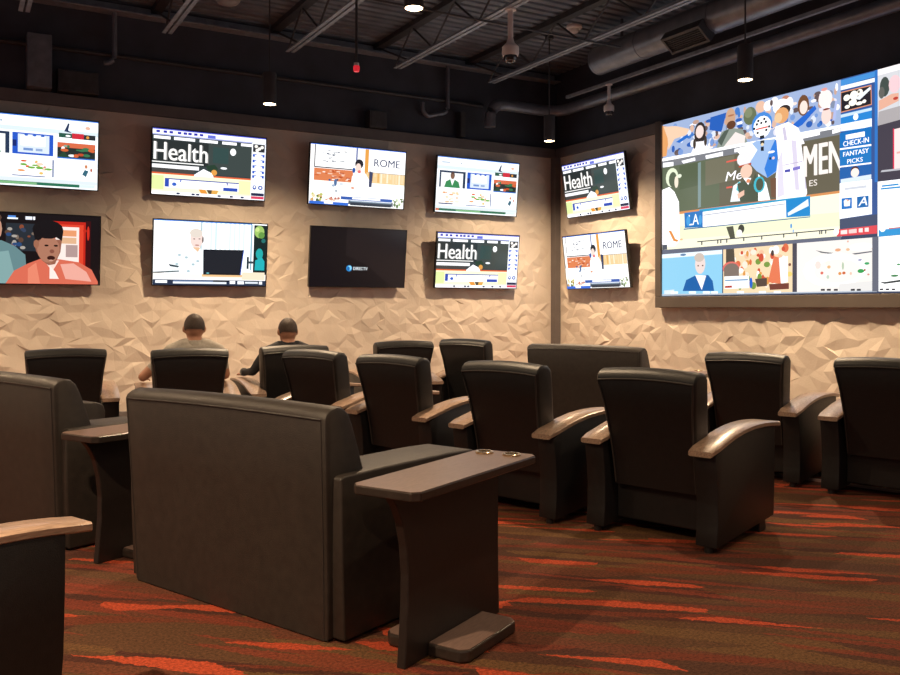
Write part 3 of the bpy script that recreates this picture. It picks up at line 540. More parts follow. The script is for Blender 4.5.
# giant video wall on the right-hand wall
VX, VY, VW = 8.32, 8.727, 5.2
vwall = thing('video_wall', 'giant video wall showing a baseball game with side panels and small pictures', 'video wall', (RIGHT_X, VY, 1.39))
def vplace(s, z, d): return (VX - RIGHT_X - .001 - d, -s, min(z, 3.866) - 1.39)
obj('cabinet', box(VX - RIGHT_X + .0005, .065, -VW, 0, .148, 2.482), BEZEL, vwall)
FRM = mat('taupe_frame', (.115, .094, .080), .45, var=.06, vscale=5)
obj('frame', box(-.10, .065, -VW - .10, .115, 0, .148, .008), FRM, vwall)
obj('frame', box(-.10, .065, 0, .115, .148, 2.53, .008), FRM, vwall)
obj('frame', box(-.10, .065, -VW - .10, -VW, .148, 2.53, .008), FRM, vwall)
VIDEO_SHAPES = [('p', 'a9bde4', [(0.0, 3.863), (2.721, 3.858), (2.721, 3.312), (0.0, 3.308)]),
('e', 'c8a494', [0.782, 3.76, 0.038, 0.022]),
('e', 'f6e2da', [0.121, 3.601, 0.055, 0.045]),
('e', 'f6e2da', [0.741, 3.601, 0.05, 0.045]),
('e', 'f6f4fa', [0.856, 3.451, 0.05, 0.044]),
('e', 'f6e2da', [2.235, 3.726, 0.024, 0.041]),
('e', '3566be', [2.59, 3.462, 0.018, 0.033]),
('e', '7fa2e0', [1.934, 3.604, 0.024, 0.025]),
('e', '4c82d2', [2.555, 3.475, 0.038, 0.016]),
('e', 'f6e2da', [0.943, 3.537, 0.05, 0.034]),
('e', 'c8a494', [1.279, 3.574, 0.034, 0.026]),
('e', 'dfe6f6', [0.85, 3.504, 0.022, 0.038]),
('e', 'e6e4f2', [0.91, 3.601, 0.045, 0.024]),
('e', 'e8c0aa', [1.939, 3.775, 0.036, 0.03]),
('e', '8c98b4', [0.628, 3.639, 0.033, 0.038]),
('e', 'f6f4fa', [2.467, 3.763, 0.035, 0.024]),
('e', 'dfe6f6', [1.715, 3.469, 0.028, 0.023]),
('e', 'd8b09c', [1.399, 3.784, 0.021, 0.047]),
('e', '3566be', [0.925, 3.549, 0.02, 0.028]),
('e', 'c8a494', [2.601, 3.491, 0.038, 0.04]),
('e', '8c98b4', [1.954, 3.771, 0.022, 0.03]),
('e', '7fa2e0', [0.486, 3.659, 0.034, 0.02]),
('e', '3566be', [0.201, 3.736, 0.062, 0.039]),
('e', 'e8c0aa', [1.347, 3.721, 0.022, 0.02]),
('e', '7fa2e0', [2.089, 3.568, 0.035, 0.033]),
('e', 'f6f4fa', [1.716, 3.677, 0.022, 0.033]),
('e', 'e8c0aa', [2.174, 3.641, 0.03, 0.024]),
('e', 'c8a494', [1.27, 3.785, 0.034, 0.038]),
('e', 'e8c0aa', [1.316, 3.718, 0.02, 0.026]),
('e', 'e8c0aa', [0.801, 3.722, 0.035, 0.028]),
('e', '3566be', [1.036, 3.467, 0.039, 0.049]),
('e', '6a5a5c', [1.25, 3.46, 0.048, 0.04]),
('e', 'c8a494', [0.187, 3.658, 0.031, 0.05]),
('e', '3566be', [2.457, 3.433, 0.023, 0.03]),
('e', 'c8a494', [2.459, 3.677, 0.03, 0.035]),
('e', 'c8a494', [1.968, 3.697, 0.046, 0.02]),
('e', '6a5a5c', [2.611, 3.416, 0.02, 0.027]),
('e', 'f6e2da', [1.807, 3.504, 0.038, 0.02]),
('e', '8c98b4', [0.579, 3.567, 0.039, 0.033]),
('e', 'e8c0aa', [1.216, 3.5, 0.05, 0.018]),
('e', 'c8a494', [2.406, 3.757, 0.04, 0.032]),
('e', '6a5a5c', [2.411, 3.722, 0.033, 0.04]),
('e', '4c82d2', [1.665, 3.499, 0.032, 0.02]),
('e', '4c82d2', [1.991, 3.757, 0.042, 0.034]),
('e', '4c82d2', [0.493, 3.666, 0.057, 0.029]),
('e', '4c82d2', [1.097, 3.771, 0.035, 0.025]),
('e', 'e6e4f2', [2.623, 3.647, 0.038, 0.027]),
('e', '3566be', [0.303, 3.469, 0.042, 0.034]),
('e', 'dfe6f6', [2.365, 3.494, 0.034, 0.043]),
('e', 'e6e4f2', [1.85, 3.441, 0.03, 0.04]),
('e', '7fa2e0', [0.579, 3.48, 0.048, 0.03]),
('e', 'f6f4fa', [2.369, 3.7, 0.036, 0.017]),
('e', 'e6e4f2', [0.999, 3.596, 0.048, 0.037]),
('e', 'c8a494', [1.573, 3.601, 0.045, 0.028]),
('e', '6a5a5c', [2.158, 3.414, 0.016, 0.018]),
('e', 'e6e4f2', [2.475, 3.585, 0.038, 0.032]),
('e', 'e6e4f2', [2.538, 3.6, 0.032, 0.028]),
('e', '3566be', [0.499, 3.518, 0.06, 0.03]),
('e', '6a5a5c', [1.331, 3.571, 0.046, 0.024]),
('e', '8c98b4', [2.462, 3.654, 0.038, 0.035]),
('e', '6a5a5c', [2.421, 3.772, 0.042, 0.022]),
('e', 'f6e2da', [1.892, 3.674, 0.044, 0.035]),
('e', 'dfe6f6', [1.567, 3.512, 0.044, 0.042]),
('e', '8c98b4', [2.573, 3.74, 0.042, 0.034]),
('e', 'dfe6f6', [2.657, 3.772, 0.02, 0.03]),
('e', '6a5a5c', [2.428, 3.714, 0.024, 0.042]),
('e', 'e6e4f2', [1.258, 3.574, 0.043, 0.028]),
('e', '6a5a5c', [0.766, 3.678, 0.041, 0.034]),
('e', '3566be', [2.241, 3.602, 0.024, 0.028]),
('e', '4c82d2', [0.1, 3.731, 0.041, 0.039]),
('e', 'c8a494', [2.293, 3.642, 0.034, 0.021]),
('e', '6a5a5c', [0.273, 3.449, 0.059, 0.04]),
('e', 'f6e2da', [1.0, 3.765, 0.037, 0.039]),
('e', 'dfe6f6', [1.446, 3.571, 0.024, 0.026]),
('e', '7fa2e0', [0.963, 3.447, 0.034, 0.037]),
('e', '4c82d2', [1.81, 3.525, 0.025, 0.033]),
('e', 'f6f4fa', [0.55, 3.762, 0.057, 0.022]),
('e', '6a5a5c', [0.882, 3.474, 0.031, 0.047]),
('e', '6a5a5c', [2.006, 3.516, 0.029, 0.021]),
('e', '3566be', [2.023, 3.77, 0.037, 0.038]),
('e', '7fa2e0', [1.64, 3.608, 0.024, 0.026]),
('e', '7fa2e0', [1.525, 3.657, 0.047, 0.026]),
('e', 'c8a494', [1.218, 3.543, 0.03, 0.03]),
('e', '6a5a5c', [1.304, 3.789, 0.019, 0.048]),
('e', '8c98b4', [0.535, 3.74, 0.052, 0.027]),
('e', 'd8b09c', [1.643, 3.618, 0.034, 0.044]),
('e', '6a5a5c', [1.381, 3.523, 0.05, 0.03]),
('e', '8c98b4', [2.342, 3.471, 0.021, 0.03]),
('e', '6a5a5c', [2.465, 3.66, 0.038, 0.028]),
('e', 'e8c0aa', [2.091, 3.48, 0.024, 0.041]),
('e', 'e6e4f2', [1.91, 3.682, 0.036, 0.028]),
('e', '3566be', [2.312, 3.449, 0.042, 0.036]),
('e', '4c82d2', [1.999, 3.565, 0.031, 0.045]),
('e', 'f6f4fa', [2.52, 3.732, 0.028, 0.031]),
('e', 'e8c0aa', [1.754, 3.704, 0.038, 0.028]),
('e', 'f6e2da', [1.763, 3.748, 0.021, 0.046]),
('e', 'f6f4fa', [2.295, 3.6, 0.018, 0.024]),
('e', 'd8b09c', [0.892, 3.446, 0.056, 0.019]),
('e', 'e8c0aa', [1.996, 3.718, 0.044, 0.039]),
('e', 'c8a494', [2.271, 3.684, 0.034, 0.028]),
('e', 'dfe6f6', [0.596, 3.618, 0.049, 0.047]),
('e', 'e8c0aa', [0.962, 3.543, 0.045, 0.033]),
('e', 'c8a494', [0.602, 3.791, 0.056, 0.028]),
('e', '6a5a5c', [2.133, 3.642, 0.044, 0.029]),
('e', 'f6e2da', [2.12, 3.719, 0.031, 0.018]),
('e', '6a5a5c', [0.862, 3.692, 0.025, 0.043]),
('e', '7fa2e0', [0.333, 3.443, 0.047, 0.043]),
('e', 'e8c0aa', [2.533, 3.701, 0.04, 0.031]),
('e', 'e6e4f2', [0.417, 3.674, 0.044, 0.026]),
('e', 'dfe6f6', [0.354, 3.61, 0.026, 0.051]),
('e', '6a5a5c', [0.956, 3.588, 0.025, 0.042]),
('e', 'd8b09c', [1.91, 3.415, 0.04, 0.04]),
('e', 'f6e2da', [2.237, 3.535, 0.017, 0.026]),
('e', '8c98b4', [1.044, 3.433, 0.05, 0.05]),
('e', 'f6f4fa', [0.564, 3.523, 0.058, 0.05]),
('e', 'f6f4fa', [1.964, 3.42, 0.037, 0.025]),
('e', 'e6e4f2', [2.504, 3.535, 0.018, 0.022]),
('e', '4c82d2', [0.49, 3.624, 0.041, 0.03]),
('e', 'f6f4fa', [1.322, 3.646, 0.045, 0.02]),
('e', 'e8c0aa', [0.536, 3.718, 0.035, 0.048]),
('e', 'c8a494', [2.543, 3.531, 0.025, 0.036]),
('e', '3566be', [2.554, 3.727, 0.02, 0.031]),
('e', 'f6e2da', [0.125, 3.754, 0.056, 0.044]),
('e', 'f6f4fa', [2.541, 3.604, 0.042, 0.038]),
('e', 'c8a494', [2.239, 3.737, 0.034, 0.026]),
('e', 'e6e4f2', [0.076, 3.549, 0.024, 0.046]),
('e', 'dfe6f6', [2.078, 3.638, 0.026, 0.034]),
('e', '7fa2e0', [0.231, 3.768, 0.061, 0.038]),
('e', '8c98b4', [0.62, 3.574, 0.034, 0.02]),
('e', 'e8c0aa', [1.908, 3.652, 0.042, 0.022]),
('e', 'f6e2da', [0.194, 3.731, 0.032, 0.045]),
('e', 'd8b09c', [1.611, 3.658, 0.029, 0.038]),
('e', '3566be', [1.619, 3.433, 0.026, 0.028]),
('e', '3566be', [1.602, 3.592, 0.036, 0.043]),
('e', 'dfe6f6', [1.491, 3.484, 0.047, 0.036]),
('e', 'd8b09c', [2.647, 3.746, 0.018, 0.039]),
('e', 'dfe6f6', [1.605, 3.668, 0.041, 0.019]),
('e', '7fa2e0', [2.317, 3.743, 0.024, 0.018]),
('e', 'e8c0aa', [1.442, 3.471, 0.04, 0.041]),
('e', 'f6f4fa', [1.582, 3.512, 0.046, 0.027]),
('e', '4c82d2', [1.287, 3.798, 0.039, 0.047]),
('e', '6a5a5c', [1.133, 3.724, 0.022, 0.032]),
('e', '6a5a5c', [2.486, 3.69, 0.042, 0.04]),
('e', 'dfe6f6', [0.682, 3.462, 0.058, 0.02]),
('e', '4c82d2', [0.069, 3.693, 0.044, 0.022]),
('e', '7fa2e0', [1.566, 3.671, 0.039, 0.033]),
('e', 'dfe6f6', [1.632, 3.536, 0.022, 0.046]),
('e', '4c82d2', [2.439, 3.418, 0.024, 0.026]),
('e', 'dfe6f6', [0.9, 3.581, 0.041, 0.038]),
('e', 'f6f4fa', [1.763, 3.799, 0.041, 0.034]),
('e', '3566be', [1.309, 3.685, 0.052, 0.023]),
('e', '8c98b4', [1.139, 3.628, 0.035, 0.049]),
('e', 'f6f4fa', [2.669, 3.569, 0.03, 0.032]),
('e', '6a5a5c', [0.658, 3.448, 0.042, 0.038]),
('e', '7fa2e0', [1.995, 3.433, 0.026, 0.026]),
('e', 'e8c0aa', [0.966, 3.681, 0.039, 0.039]),
('e', '7fa2e0', [0.878, 3.481, 0.032, 0.046]),
('e', 'e8c0aa', [2.229, 3.672, 0.021, 0.02]),
('e', 'f6f4fa', [2.662, 3.79, 0.016, 0.042]),
('e', '7fa2e0', [2.406, 3.53, 0.022, 0.023]),
('e', 'e8c0aa', [2.603, 3.645, 0.032, 0.042]),
('e', '3566be', [1.328, 3.608, 0.046, 0.021]),
('e', '7fa2e0', [0.234, 3.795, 0.04, 0.044]),
('e', '3566be', [1.653, 3.426, 0.034, 0.044]),
('e', 'dfe6f6', [0.474, 3.672, 0.051, 0.038]),
('e', 'c8a494', [1.48, 3.443, 0.036, 0.02]),
('e', '4c82d2', [0.55, 3.635, 0.029, 0.02]),
('e', 'e6e4f2', [0.926, 3.752, 0.035, 0.03]),
('e', 'c8a494', [2.461, 3.64, 0.034, 0.041]),
('e', 'dfe6f6', [1.231, 3.456, 0.046, 0.029]),
('e', 'dfe6f6', [1.175, 3.608, 0.044, 0.032]),
('e', '8c98b4', [2.043, 3.458, 0.042, 0.022]),
('e', '4c82d2', [1.316, 3.753, 0.02, 0.045]),
('e', 'e8c0aa', [1.832, 3.54, 0.037, 0.04]),
('e', 'c8a494', [0.769, 3.608, 0.037, 0.036]),
('e', 'f6f4fa', [1.921, 3.609, 0.043, 0.03]),
('e', 'd8b09c', [1.126, 3.469, 0.029, 0.023]),
('e', 'd8b09c', [1.132, 3.7, 0.052, 0.047]),
('e', '8c98b4', [2.62, 3.608, 0.036, 0.042]),
('e', '3566be', [2.521, 3.506, 0.032, 0.039]),
('e', 'f6f4fa', [2.558, 3.412, 0.036, 0.035]),
('e', '7fa2e0', [0.835, 3.569, 0.053, 0.036]),
('e', '6a5a5c', [2.338, 3.62, 0.04, 0.025]),
('e', '3566be', [0.201, 3.505, 0.029, 0.047]),
('e', 'f6e2da', [2.321, 3.574, 0.038, 0.035]),
('e', 'd8b09c', [0.172, 3.757, 0.048, 0.027]),
('e', '8c98b4', [2.23, 3.777, 0.021, 0.022]),
('e', 'e8c0aa', [2.355, 3.598, 0.022, 0.018]),
('e', '8c98b4', [1.461, 3.667, 0.031, 0.022]),
('e', '6a5a5c', [2.129, 3.441, 0.036, 0.021]),
('e', '3566be', [0.826, 3.763, 0.053, 0.021]),
('p', '2f66c4', [(0.856, 3.802), (1.118, 3.814), (1.037, 3.586), (0.839, 3.647)]),
('p', 'f0aa6c', [(0.0, 3.85), (0.151, 3.809), (0.076, 3.432), (0.0, 3.43)]),
('p', 'f7d3b4', [(0.019, 3.833), (0.243, 3.806), (0.495, 3.721), (0.442, 3.652), (0.225, 3.636), (0.113, 3.507), (0.095, 3.671)]),
('p', '2f74d6', [(0.252, 3.591), (0.46, 3.662), (0.478, 3.619), (0.316, 3.568)]),
('e', '3a3230', [0.678, 3.637, 0.1, 0.141]),
('e', 'f6ddd6', [0.673, 3.653, 0.069, 0.084]),
('p', 'f5f0f4', [(0.513, 3.379), (0.601, 3.534), (0.755, 3.521), (0.856, 3.377), (0.823, 3.357)]),
('e', '4a4038', [0.583, 3.511, 0.026, 0.065]),
('e', '4a4038', [0.772, 3.518, 0.025, 0.064]),
('p', '9aa49a', [(0.956, 3.4), (1.037, 3.586), (1.182, 3.611), (1.369, 3.565), (1.445, 3.394), (1.323, 3.378)]),
('p', '5a655c', [(0.972, 3.485), (1.086, 3.59), (1.166, 3.601), (1.037, 3.412)]),
('e', 'd8ac8c', [1.182, 3.74, 0.079, 0.117]),
('e', '6a4430', [1.194, 3.645, 0.073, 0.052]),
('e', 'b97a58', [1.19, 3.763, 0.054, 0.011]),
('p', 'f2e6e2', [(1.07, 3.394), (1.26, 3.547), (1.415, 3.472), (1.4, 3.377)]),
('e', '6f7a5c', [1.483, 3.701, 0.099, 0.109]),
('e', '8a9474', [1.461, 3.741, 0.06, 0.06]),
('e', 'f2c6ac', [1.64, 3.778, 0.074, 0.071]),
('e', 'fbf4f2', [1.742, 3.769, 0.057, 0.059]),
('e', 'f0eef4', [1.842, 3.796, 0.056, 0.058]),
('e', '6a5a58', [1.799, 3.793, 0.021, 0.035]),
('e', 'c88870', [1.996, 3.799, 0.056, 0.04]),
('e', 'fbf2f0', [2.051, 3.73, 0.055, 0.08]),
('p', 'ffffff', [(0.0, 3.41), (2.721, 3.369), (2.721, 3.339), (0.0, 3.369)]),
('p', '86888f', [(0.0, 3.369), (2.721, 3.339), (2.721, 3.258), (0.0, 3.275)]),
('p', 'fbfaff', [(0.01, 3.348), (0.206, 3.333), (0.206, 3.279), (0.01, 3.287)]),
('p', 'fbfaff', [(0.352, 3.324), (0.592, 3.335), (0.601, 3.295), (0.388, 3.284)]),
('p', 'fbfaff', [(0.772, 3.331), (1.062, 3.337), (1.062, 3.287), (0.781, 3.287)]),
('p', 'fbfaff', [(1.245, 3.341), (1.4, 3.347), (1.4, 3.298), (1.245, 3.298)]),
('p', 'fbfaff', [(2.186, 3.345), (2.454, 3.343), (2.454, 3.305), (2.186, 3.3)]),
('p', 'fbfaff', [(2.611, 3.332), (2.709, 3.336), (2.709, 3.296), (2.611, 3.288)]),
('p', '69735c', [(0.0, 3.281), (1.354, 3.275), (1.354, 2.666), (0.0, 2.659)]),
('p', '6e6a58', [(1.005, 3.279), (2.721, 3.264), (2.721, 2.659), (1.005, 2.665)]),
('p', '5f6a52', [(0.316, 3.264), (0.67, 3.265), (0.67, 2.969), (0.316, 2.946)]),
('p', '7d7a66', [(0.772, 3.263), (1.245, 3.267), (1.245, 2.96), (0.772, 2.944)]),
('p', '8aa0a0', [(0.644, 3.256), (0.695, 3.261), (0.695, 2.684), (0.644, 2.676)]),
('p', 'e49a5e', [(0.0, 2.659), (2.721, 2.659), (2.721, 2.626), (0.0, 2.618)]),
('p', 'fbf6d6', [(0.0, 2.625), (2.721, 2.632), (2.721, 2.156), (0.0, 2.158)]),
('p', 'eef3cc', [(0.0, 2.469), (2.721, 2.426), (2.721, 2.275), (0.0, 2.293)]),
('e', 'e6efd2', [0.179, 3.13, 0.115, 0.126]),
('e', '5f6a55', [0.195, 3.101, 0.074, 0.1]),
('e', 'f4e6d2', [0.261, 3.059, 0.036, 0.08]),
('e', 'e8eed8', [0.316, 3.131, 0.04, 0.026]),
('p', 'fdfcff', [(-0.002, 2.984), (0.132, 3.008), (0.225, 2.931), (0.307, 2.789), (0.325, 2.285), (0.243, 2.211), (0.0, 2.212)]),
('p', 'ef9a50', [(0.113, 2.427), (0.169, 2.416), (0.243, 2.304), (0.298, 2.287), (0.28, 2.262), (0.206, 2.28)]),
('e', 'f7c79c', [0.352, 2.29, 0.029, 0.013]),
('p', 'ef6a5a', [(1.118, 3.209), (1.307, 3.214), (1.307, 3.192), (1.118, 3.189)]),
('p', 'ef6a5a', [(1.118, 2.89), (1.213, 2.89), (1.213, 2.869), (1.118, 2.87)]),
('t', 'fbfaff', ['Me', 1.102, 2.96, 0.252, 0.112, 0.3]),
('p', 'a8c8f4', [(1.369, 3.321), (1.581, 3.384), (1.856, 3.361), (1.898, 3.051), (1.87, 2.974), (1.742, 2.921), (1.581, 3.025), (1.476, 3.136)]),
('p', '3d86e6', [(1.742, 2.921), (1.87, 2.986), (1.898, 3.226), (1.856, 3.361), (1.785, 3.244), (1.698, 3.033)]),
('e', 'fafafa', [1.799, 3.218, 0.05, 0.014]),
('e', '2c3440', [1.782, 3.144, 0.014, 0.016]),
('e', 'f6d8d4', [1.828, 3.143, 0.02, 0.017]),
('p', 'fafcff', [(1.276, 3.312), (1.506, 3.372), (1.595, 3.274), (1.506, 3.168), (1.4, 3.207)]),
('e', '4f93e6', [1.662, 3.566, 0.153, 0.148]),
('e', 'fbfbfd', [1.666, 3.535, 0.132, 0.131]),
('e', '23262c', [1.589, 3.579, 0.017, 0.016]),
('e', '23262c', [1.654, 3.585, 0.017, 0.015]),
('e', '23262c', [1.72, 3.587, 0.018, 0.015]),
('e', '23262c', [1.61, 3.617, 0.018, 0.016]),
('e', '23262c', [1.698, 3.624, 0.017, 0.016]),
('e', '23262c', [1.6, 3.476, 0.018, 0.016]),
('e', '23262c', [1.727, 3.489, 0.018, 0.015]),
('e', '23262c', [1.548, 3.533, 0.018, 0.016]),
('e', '23262c', [1.768, 3.523, 0.017, 0.015]),
('p', 'ee5a48', [(1.573, 3.528), (1.749, 3.532), (1.749, 3.514), (1.573, 3.512)]),
('p', '2b2d33', [(1.632, 3.434), (1.698, 3.435), (1.698, 3.396), (1.632, 3.399)]),
('p', '3a3a3a', [(1.64, 3.374), (1.698, 3.376), (1.698, 3.334), (1.64, 3.336)]),
('p', '2b2d33', [(1.647, 3.301), (1.691, 3.3), (1.691, 3.248), (1.647, 3.254)]),
('e', 'f4dcae', [1.669, 3.327, 0.021, 0.019]),
('e', 'fcfcff', [1.94, 3.723, 0.118, 0.087]),
('e', '3c3230', [1.982, 3.675, 0.086, 0.058]),
('e', 'f0b076', [1.945, 3.618, 0.101, 0.093]),
('e', 'f6cfa0', [1.898, 3.598, 0.056, 0.058]),
('p', '2f6fd8', [(2.065, 3.463), (2.39, 3.644), (2.413, 3.601), (2.226, 3.457), (2.078, 3.409)]),
('e', '7a5238', [2.24, 3.675, 0.077, 0.119]),
('e', 'f8e2d8', [2.244, 3.651, 0.053, 0.077]),
('e', 'fbe9e6', [2.524, 3.689, 0.088, 0.099]),
('e', 'f4a8a0', [2.511, 3.796, 0.038, 0.018]),
('e', 'f8dcd4', [2.536, 3.499, 0.063, 0.093]),
('e', '8a4a42', [2.536, 3.573, 0.045, 0.011]),
('p', 'b8c4f4', [(2.611, 3.43), (2.648, 3.641), (2.673, 3.636), (2.648, 3.434)]),
('p', 'faf8ff', [(1.856, 3.501), (2.037, 3.526), (2.173, 3.433), (2.292, 3.164), (2.332, 2.766), (2.266, 2.633), (1.87, 2.647), (1.856, 2.882), (1.898, 3.11)]),
('p', 'e2daee', [(2.078, 3.312), (2.146, 3.289), (2.186, 2.727), (2.133, 2.733)]),
('p', 'e6e0f0', [(1.898, 3.11), (1.954, 3.217), (1.982, 2.693), (1.884, 2.669)]),
('p', 'dcd4ea', [(2.226, 3.219), (2.279, 3.166), (2.319, 2.767), (2.266, 2.718)]),
('p', 'd8d0e6', [(1.954, 3.472), (1.996, 3.476), (2.024, 3.321), (1.982, 3.317)]),
('p', 'c8bcd8', [(1.968, 3.042), (2.226, 3.05), (2.226, 3.04), (1.968, 3.032)]),
('p', '5456b4', [(1.989, 2.981), (2.065, 2.982), (2.065, 2.949), (1.989, 2.951)]),
('p', '8a80d4', [(2.099, 2.991), (2.2, 3.0), (2.2, 2.962), (2.099, 2.957)]),
('p', '6f6856', [(2.213, 3.239), (2.715, 3.265), (2.715, 2.665), (2.292, 2.675)]),
('t', 'f6ece6', ['MEN', 2.245, 2.867, 0.484, 0.344, 0]),
('t', 'f6ece6', ['MEN', 2.253, 2.866, 0.483, 0.344, 0]),
('t', 'f6ece6', ['MEN', 2.261, 2.865, 0.482, 0.343, 0]),
('t', 'f2e8e0', ['ES', 2.319, 2.751, 0.103, 0.067, 0]),
('p', 'e8f4f6', [(1.182, 2.697), (1.229, 2.889), (1.338, 2.936), (1.369, 2.689)]),
('p', '54ccd8', [(1.276, 2.834), (1.307, 2.928), (1.338, 2.924), (1.323, 2.804)]),
('e', 'ecebf0', [1.4, 3.195, 0.114, 0.091]),
('p', 'c25236', [(1.315, 3.122), (1.506, 3.135), (1.506, 3.111), (1.315, 3.1)]),
('e', 'f6d2bc', [1.43, 3.04, 0.091, 0.087]),
('p', '555f4e', [(1.292, 2.905), (1.4, 2.928), (1.506, 2.879), (1.566, 3.003), (1.61, 2.89), (1.61, 2.663), (1.338, 2.68)]),
('p', 'fafcff', [(1.384, 2.967), (1.506, 2.951), (1.461, 2.872)]),
('p', 'f4fafc', [(1.61, 2.985), (1.727, 2.863), (1.785, 2.657), (1.61, 2.663)]),
('e', '4cc2d6', [1.625, 2.858, 0.083, 0.097]),
('e', '586050', [1.631, 2.858, 0.055, 0.075]),
('e', 'f09a70', [1.461, 2.921, 0.031, 0.024]),
('p', 'f4c8b0', [(1.292, 2.783), (1.4, 2.819), (1.4, 2.759), (1.307, 2.72)]),
('p', '7a5a46', [(1.785, 2.915), (1.87, 2.904), (1.87, 2.671), (1.799, 2.69)]),
('p', '32a8d4', [(0.67, 2.654), (2.332, 2.645), (2.332, 2.62), (0.67, 2.616)]),
('p', 'fdfdff', [(0.73, 2.616), (2.01, 2.627), (2.01, 2.431), (0.73, 2.418)]),
('p', 'c8ccd8', [(0.738, 2.582), (1.996, 2.596), (1.996, 2.581), (0.738, 2.564)]),
('p', '2a7cc8', [(0.406, 2.634), (0.73, 2.635), (0.73, 2.424), (0.417, 2.436)]),
('t', 'f6faff', ['LA', 0.487, 2.463, 0.174, 0.137, 0]),
('e', '4aa8ea', [0.478, 2.523, 0.036, 0.066]),
('e', '4aa8ea', [0.687, 2.518, 0.027, 0.064]),
('p', '2490d8', [(2.004, 2.633), (2.332, 2.637), (2.332, 2.419), (2.01, 2.431)]),
('p', 'e6f2fc', [(2.03, 2.481), (2.305, 2.612), (2.312, 2.533), (2.037, 2.446)]),
('p', '1c5c9c', [(0.397, 2.427), (2.332, 2.413), (2.332, 2.404), (0.397, 2.414)]),
('e', '5aa0e8', [2.078, 2.327, 0.013, 0.028]),
('e', '8ab8f0', [2.106, 2.268, 0.01, 0.018]),
('p', '5a5a4a', [(1.118, 2.393), (1.229, 2.396), (1.26, 2.247), (1.182, 2.24)]),
('e', '4a4a40', [1.354, 2.35, 0.049, 0.055]),
('e', 'f6f0ee', [1.323, 2.303, 0.046, 0.042]),
('p', '3c4050', [(0.635, 2.247), (2.685, 2.251), (2.685, 2.239), (0.635, 2.234)]),
('p', '3c4050', [(0.704, 2.247), (0.725, 2.246), (0.725, 2.195), (0.704, 2.194)]),
('p', '3c4050', [(0.972, 2.248), (0.992, 2.247), (0.992, 2.196), (0.972, 2.195)]),
('p', '3c4050', [(1.021, 2.248), (1.041, 2.247), (1.041, 2.197), (1.021, 2.196)]),
('p', '3c4050', [(1.118, 2.248), (1.137, 2.247), (1.137, 2.197), (1.118, 2.196)]),
('p', '3c4050', [(1.384, 2.249), (1.403, 2.247), (1.403, 2.199), (1.384, 2.198)]),
('p', '3c4050', [(1.654, 2.249), (1.672, 2.248), (1.672, 2.201), (1.654, 2.199)]),
('p', '3c4050', [(1.968, 2.25), (1.985, 2.249), (1.985, 2.202), (1.968, 2.201)]),
('p', '3c4050', [(2.146, 2.25), (2.162, 2.249), (2.162, 2.203), (2.146, 2.202)]),
('p', '3c4050', [(2.448, 2.251), (2.463, 2.249), (2.463, 2.205), (2.448, 2.204)]),
('p', '3c4050', [(2.473, 2.251), (2.488, 2.25), (2.488, 2.205), (2.473, 2.204)]),
('p', '3c4050', [(2.524, 2.251), (2.539, 2.25), (2.539, 2.206), (2.524, 2.205)]),
('p', '6c7184', [(0.0, 2.171), (2.721, 2.167), (2.721, 2.124), (0.0, 2.111)]),
('p', '5a5f6a', [(0.006, 2.239), (0.095, 2.239), (0.095, 2.173), (0.006, 2.171)]),
('p', '98d8f8', [(0.0, 2.111), (1.053, 2.114), (1.053, 1.565), (0.0, 1.549)]),
('p', 'e6f2fb', [(0.0, 2.111), (1.053, 2.114), (1.053, 2.061), (0.0, 2.056)]),
('e', '6a8cb4', [0.388, 2.086, 0.054, 0.016]),
('e', 'f0dcd6', [0.687, 1.952, 0.089, 0.128]),
('e', 'd8c8bc', [0.67, 2.037, 0.086, 0.058]),
('p', '2768b0', [(0.379, 1.61), (0.442, 1.753), (0.601, 1.807), (0.823, 1.807), (0.898, 1.728), (0.923, 1.602)]),
('p', 'faf2f2', [(0.601, 1.814), (0.789, 1.801), (0.713, 1.618)]),
('e', '6a4a44', [0.652, 1.931, 0.014, 0.009]),
('e', '6a4a44', [0.73, 1.93, 0.014, 0.009]),
('p', 'dfeaf2', [(0.038, 1.623), (0.225, 1.633), (0.225, 1.573), (0.038, 1.569)]),
('p', 'f8dcb4', [(1.07, 2.115), (2.099, 2.123), (2.099, 1.565), (1.07, 1.564)]),
('e', 'fff4ea', [1.887, 2.061, 0.018, 0.044]),
('e', '7fa048', [1.54, 1.655, 0.043, 0.044]),
('e', '8a5a44', [1.924, 1.761, 0.032, 0.03]),
('e', 'f4d878', [1.82, 2.013, 0.022, 0.034]),
('e', 'f8c8a4', [1.956, 1.844, 0.027, 0.036]),
('e', 'fbe6d4', [1.435, 1.796, 0.036, 0.028]),
('e', 'fbe6d4', [1.813, 1.937, 0.039, 0.042]),
('e', 'fff4ea', [1.321, 1.855, 0.047, 0.053]),
('e', 'fff8f0', [1.815, 1.91, 0.021, 0.024]),
('e', '7fa048', [1.91, 1.828, 0.032, 0.02]),
('e', 'f8c8a4', [1.487, 2.054, 0.038, 0.042]),
('e', 'fff4ea', [1.22, 1.969, 0.043, 0.026]),
('e', 'fbe6d4', [1.913, 1.819, 0.032, 0.026]),
('e', 'e8744c', [1.306, 1.924, 0.041, 0.041]),
('e', 'fff4ea', [1.841, 1.645, 0.041, 0.035]),
('e', 'e8744c', [1.433, 1.654, 0.028, 0.019]),
('e', 'f8c8a4', [1.403, 1.755, 0.047, 0.03]),
('e', 'e8a050', [1.747, 1.711, 0.032, 0.047]),
('e', '7fa048', [1.611, 1.94, 0.041, 0.036]),
('e', 'fbe6d4', [1.447, 2.04, 0.041, 0.05]),
('e', 'f8c8a4', [2.0, 1.855, 0.036, 0.033]),
('e', '7fa048', [1.454, 1.746, 0.037, 0.04]),
('e', 'e8744c', [1.356, 1.857, 0.039, 0.036]),
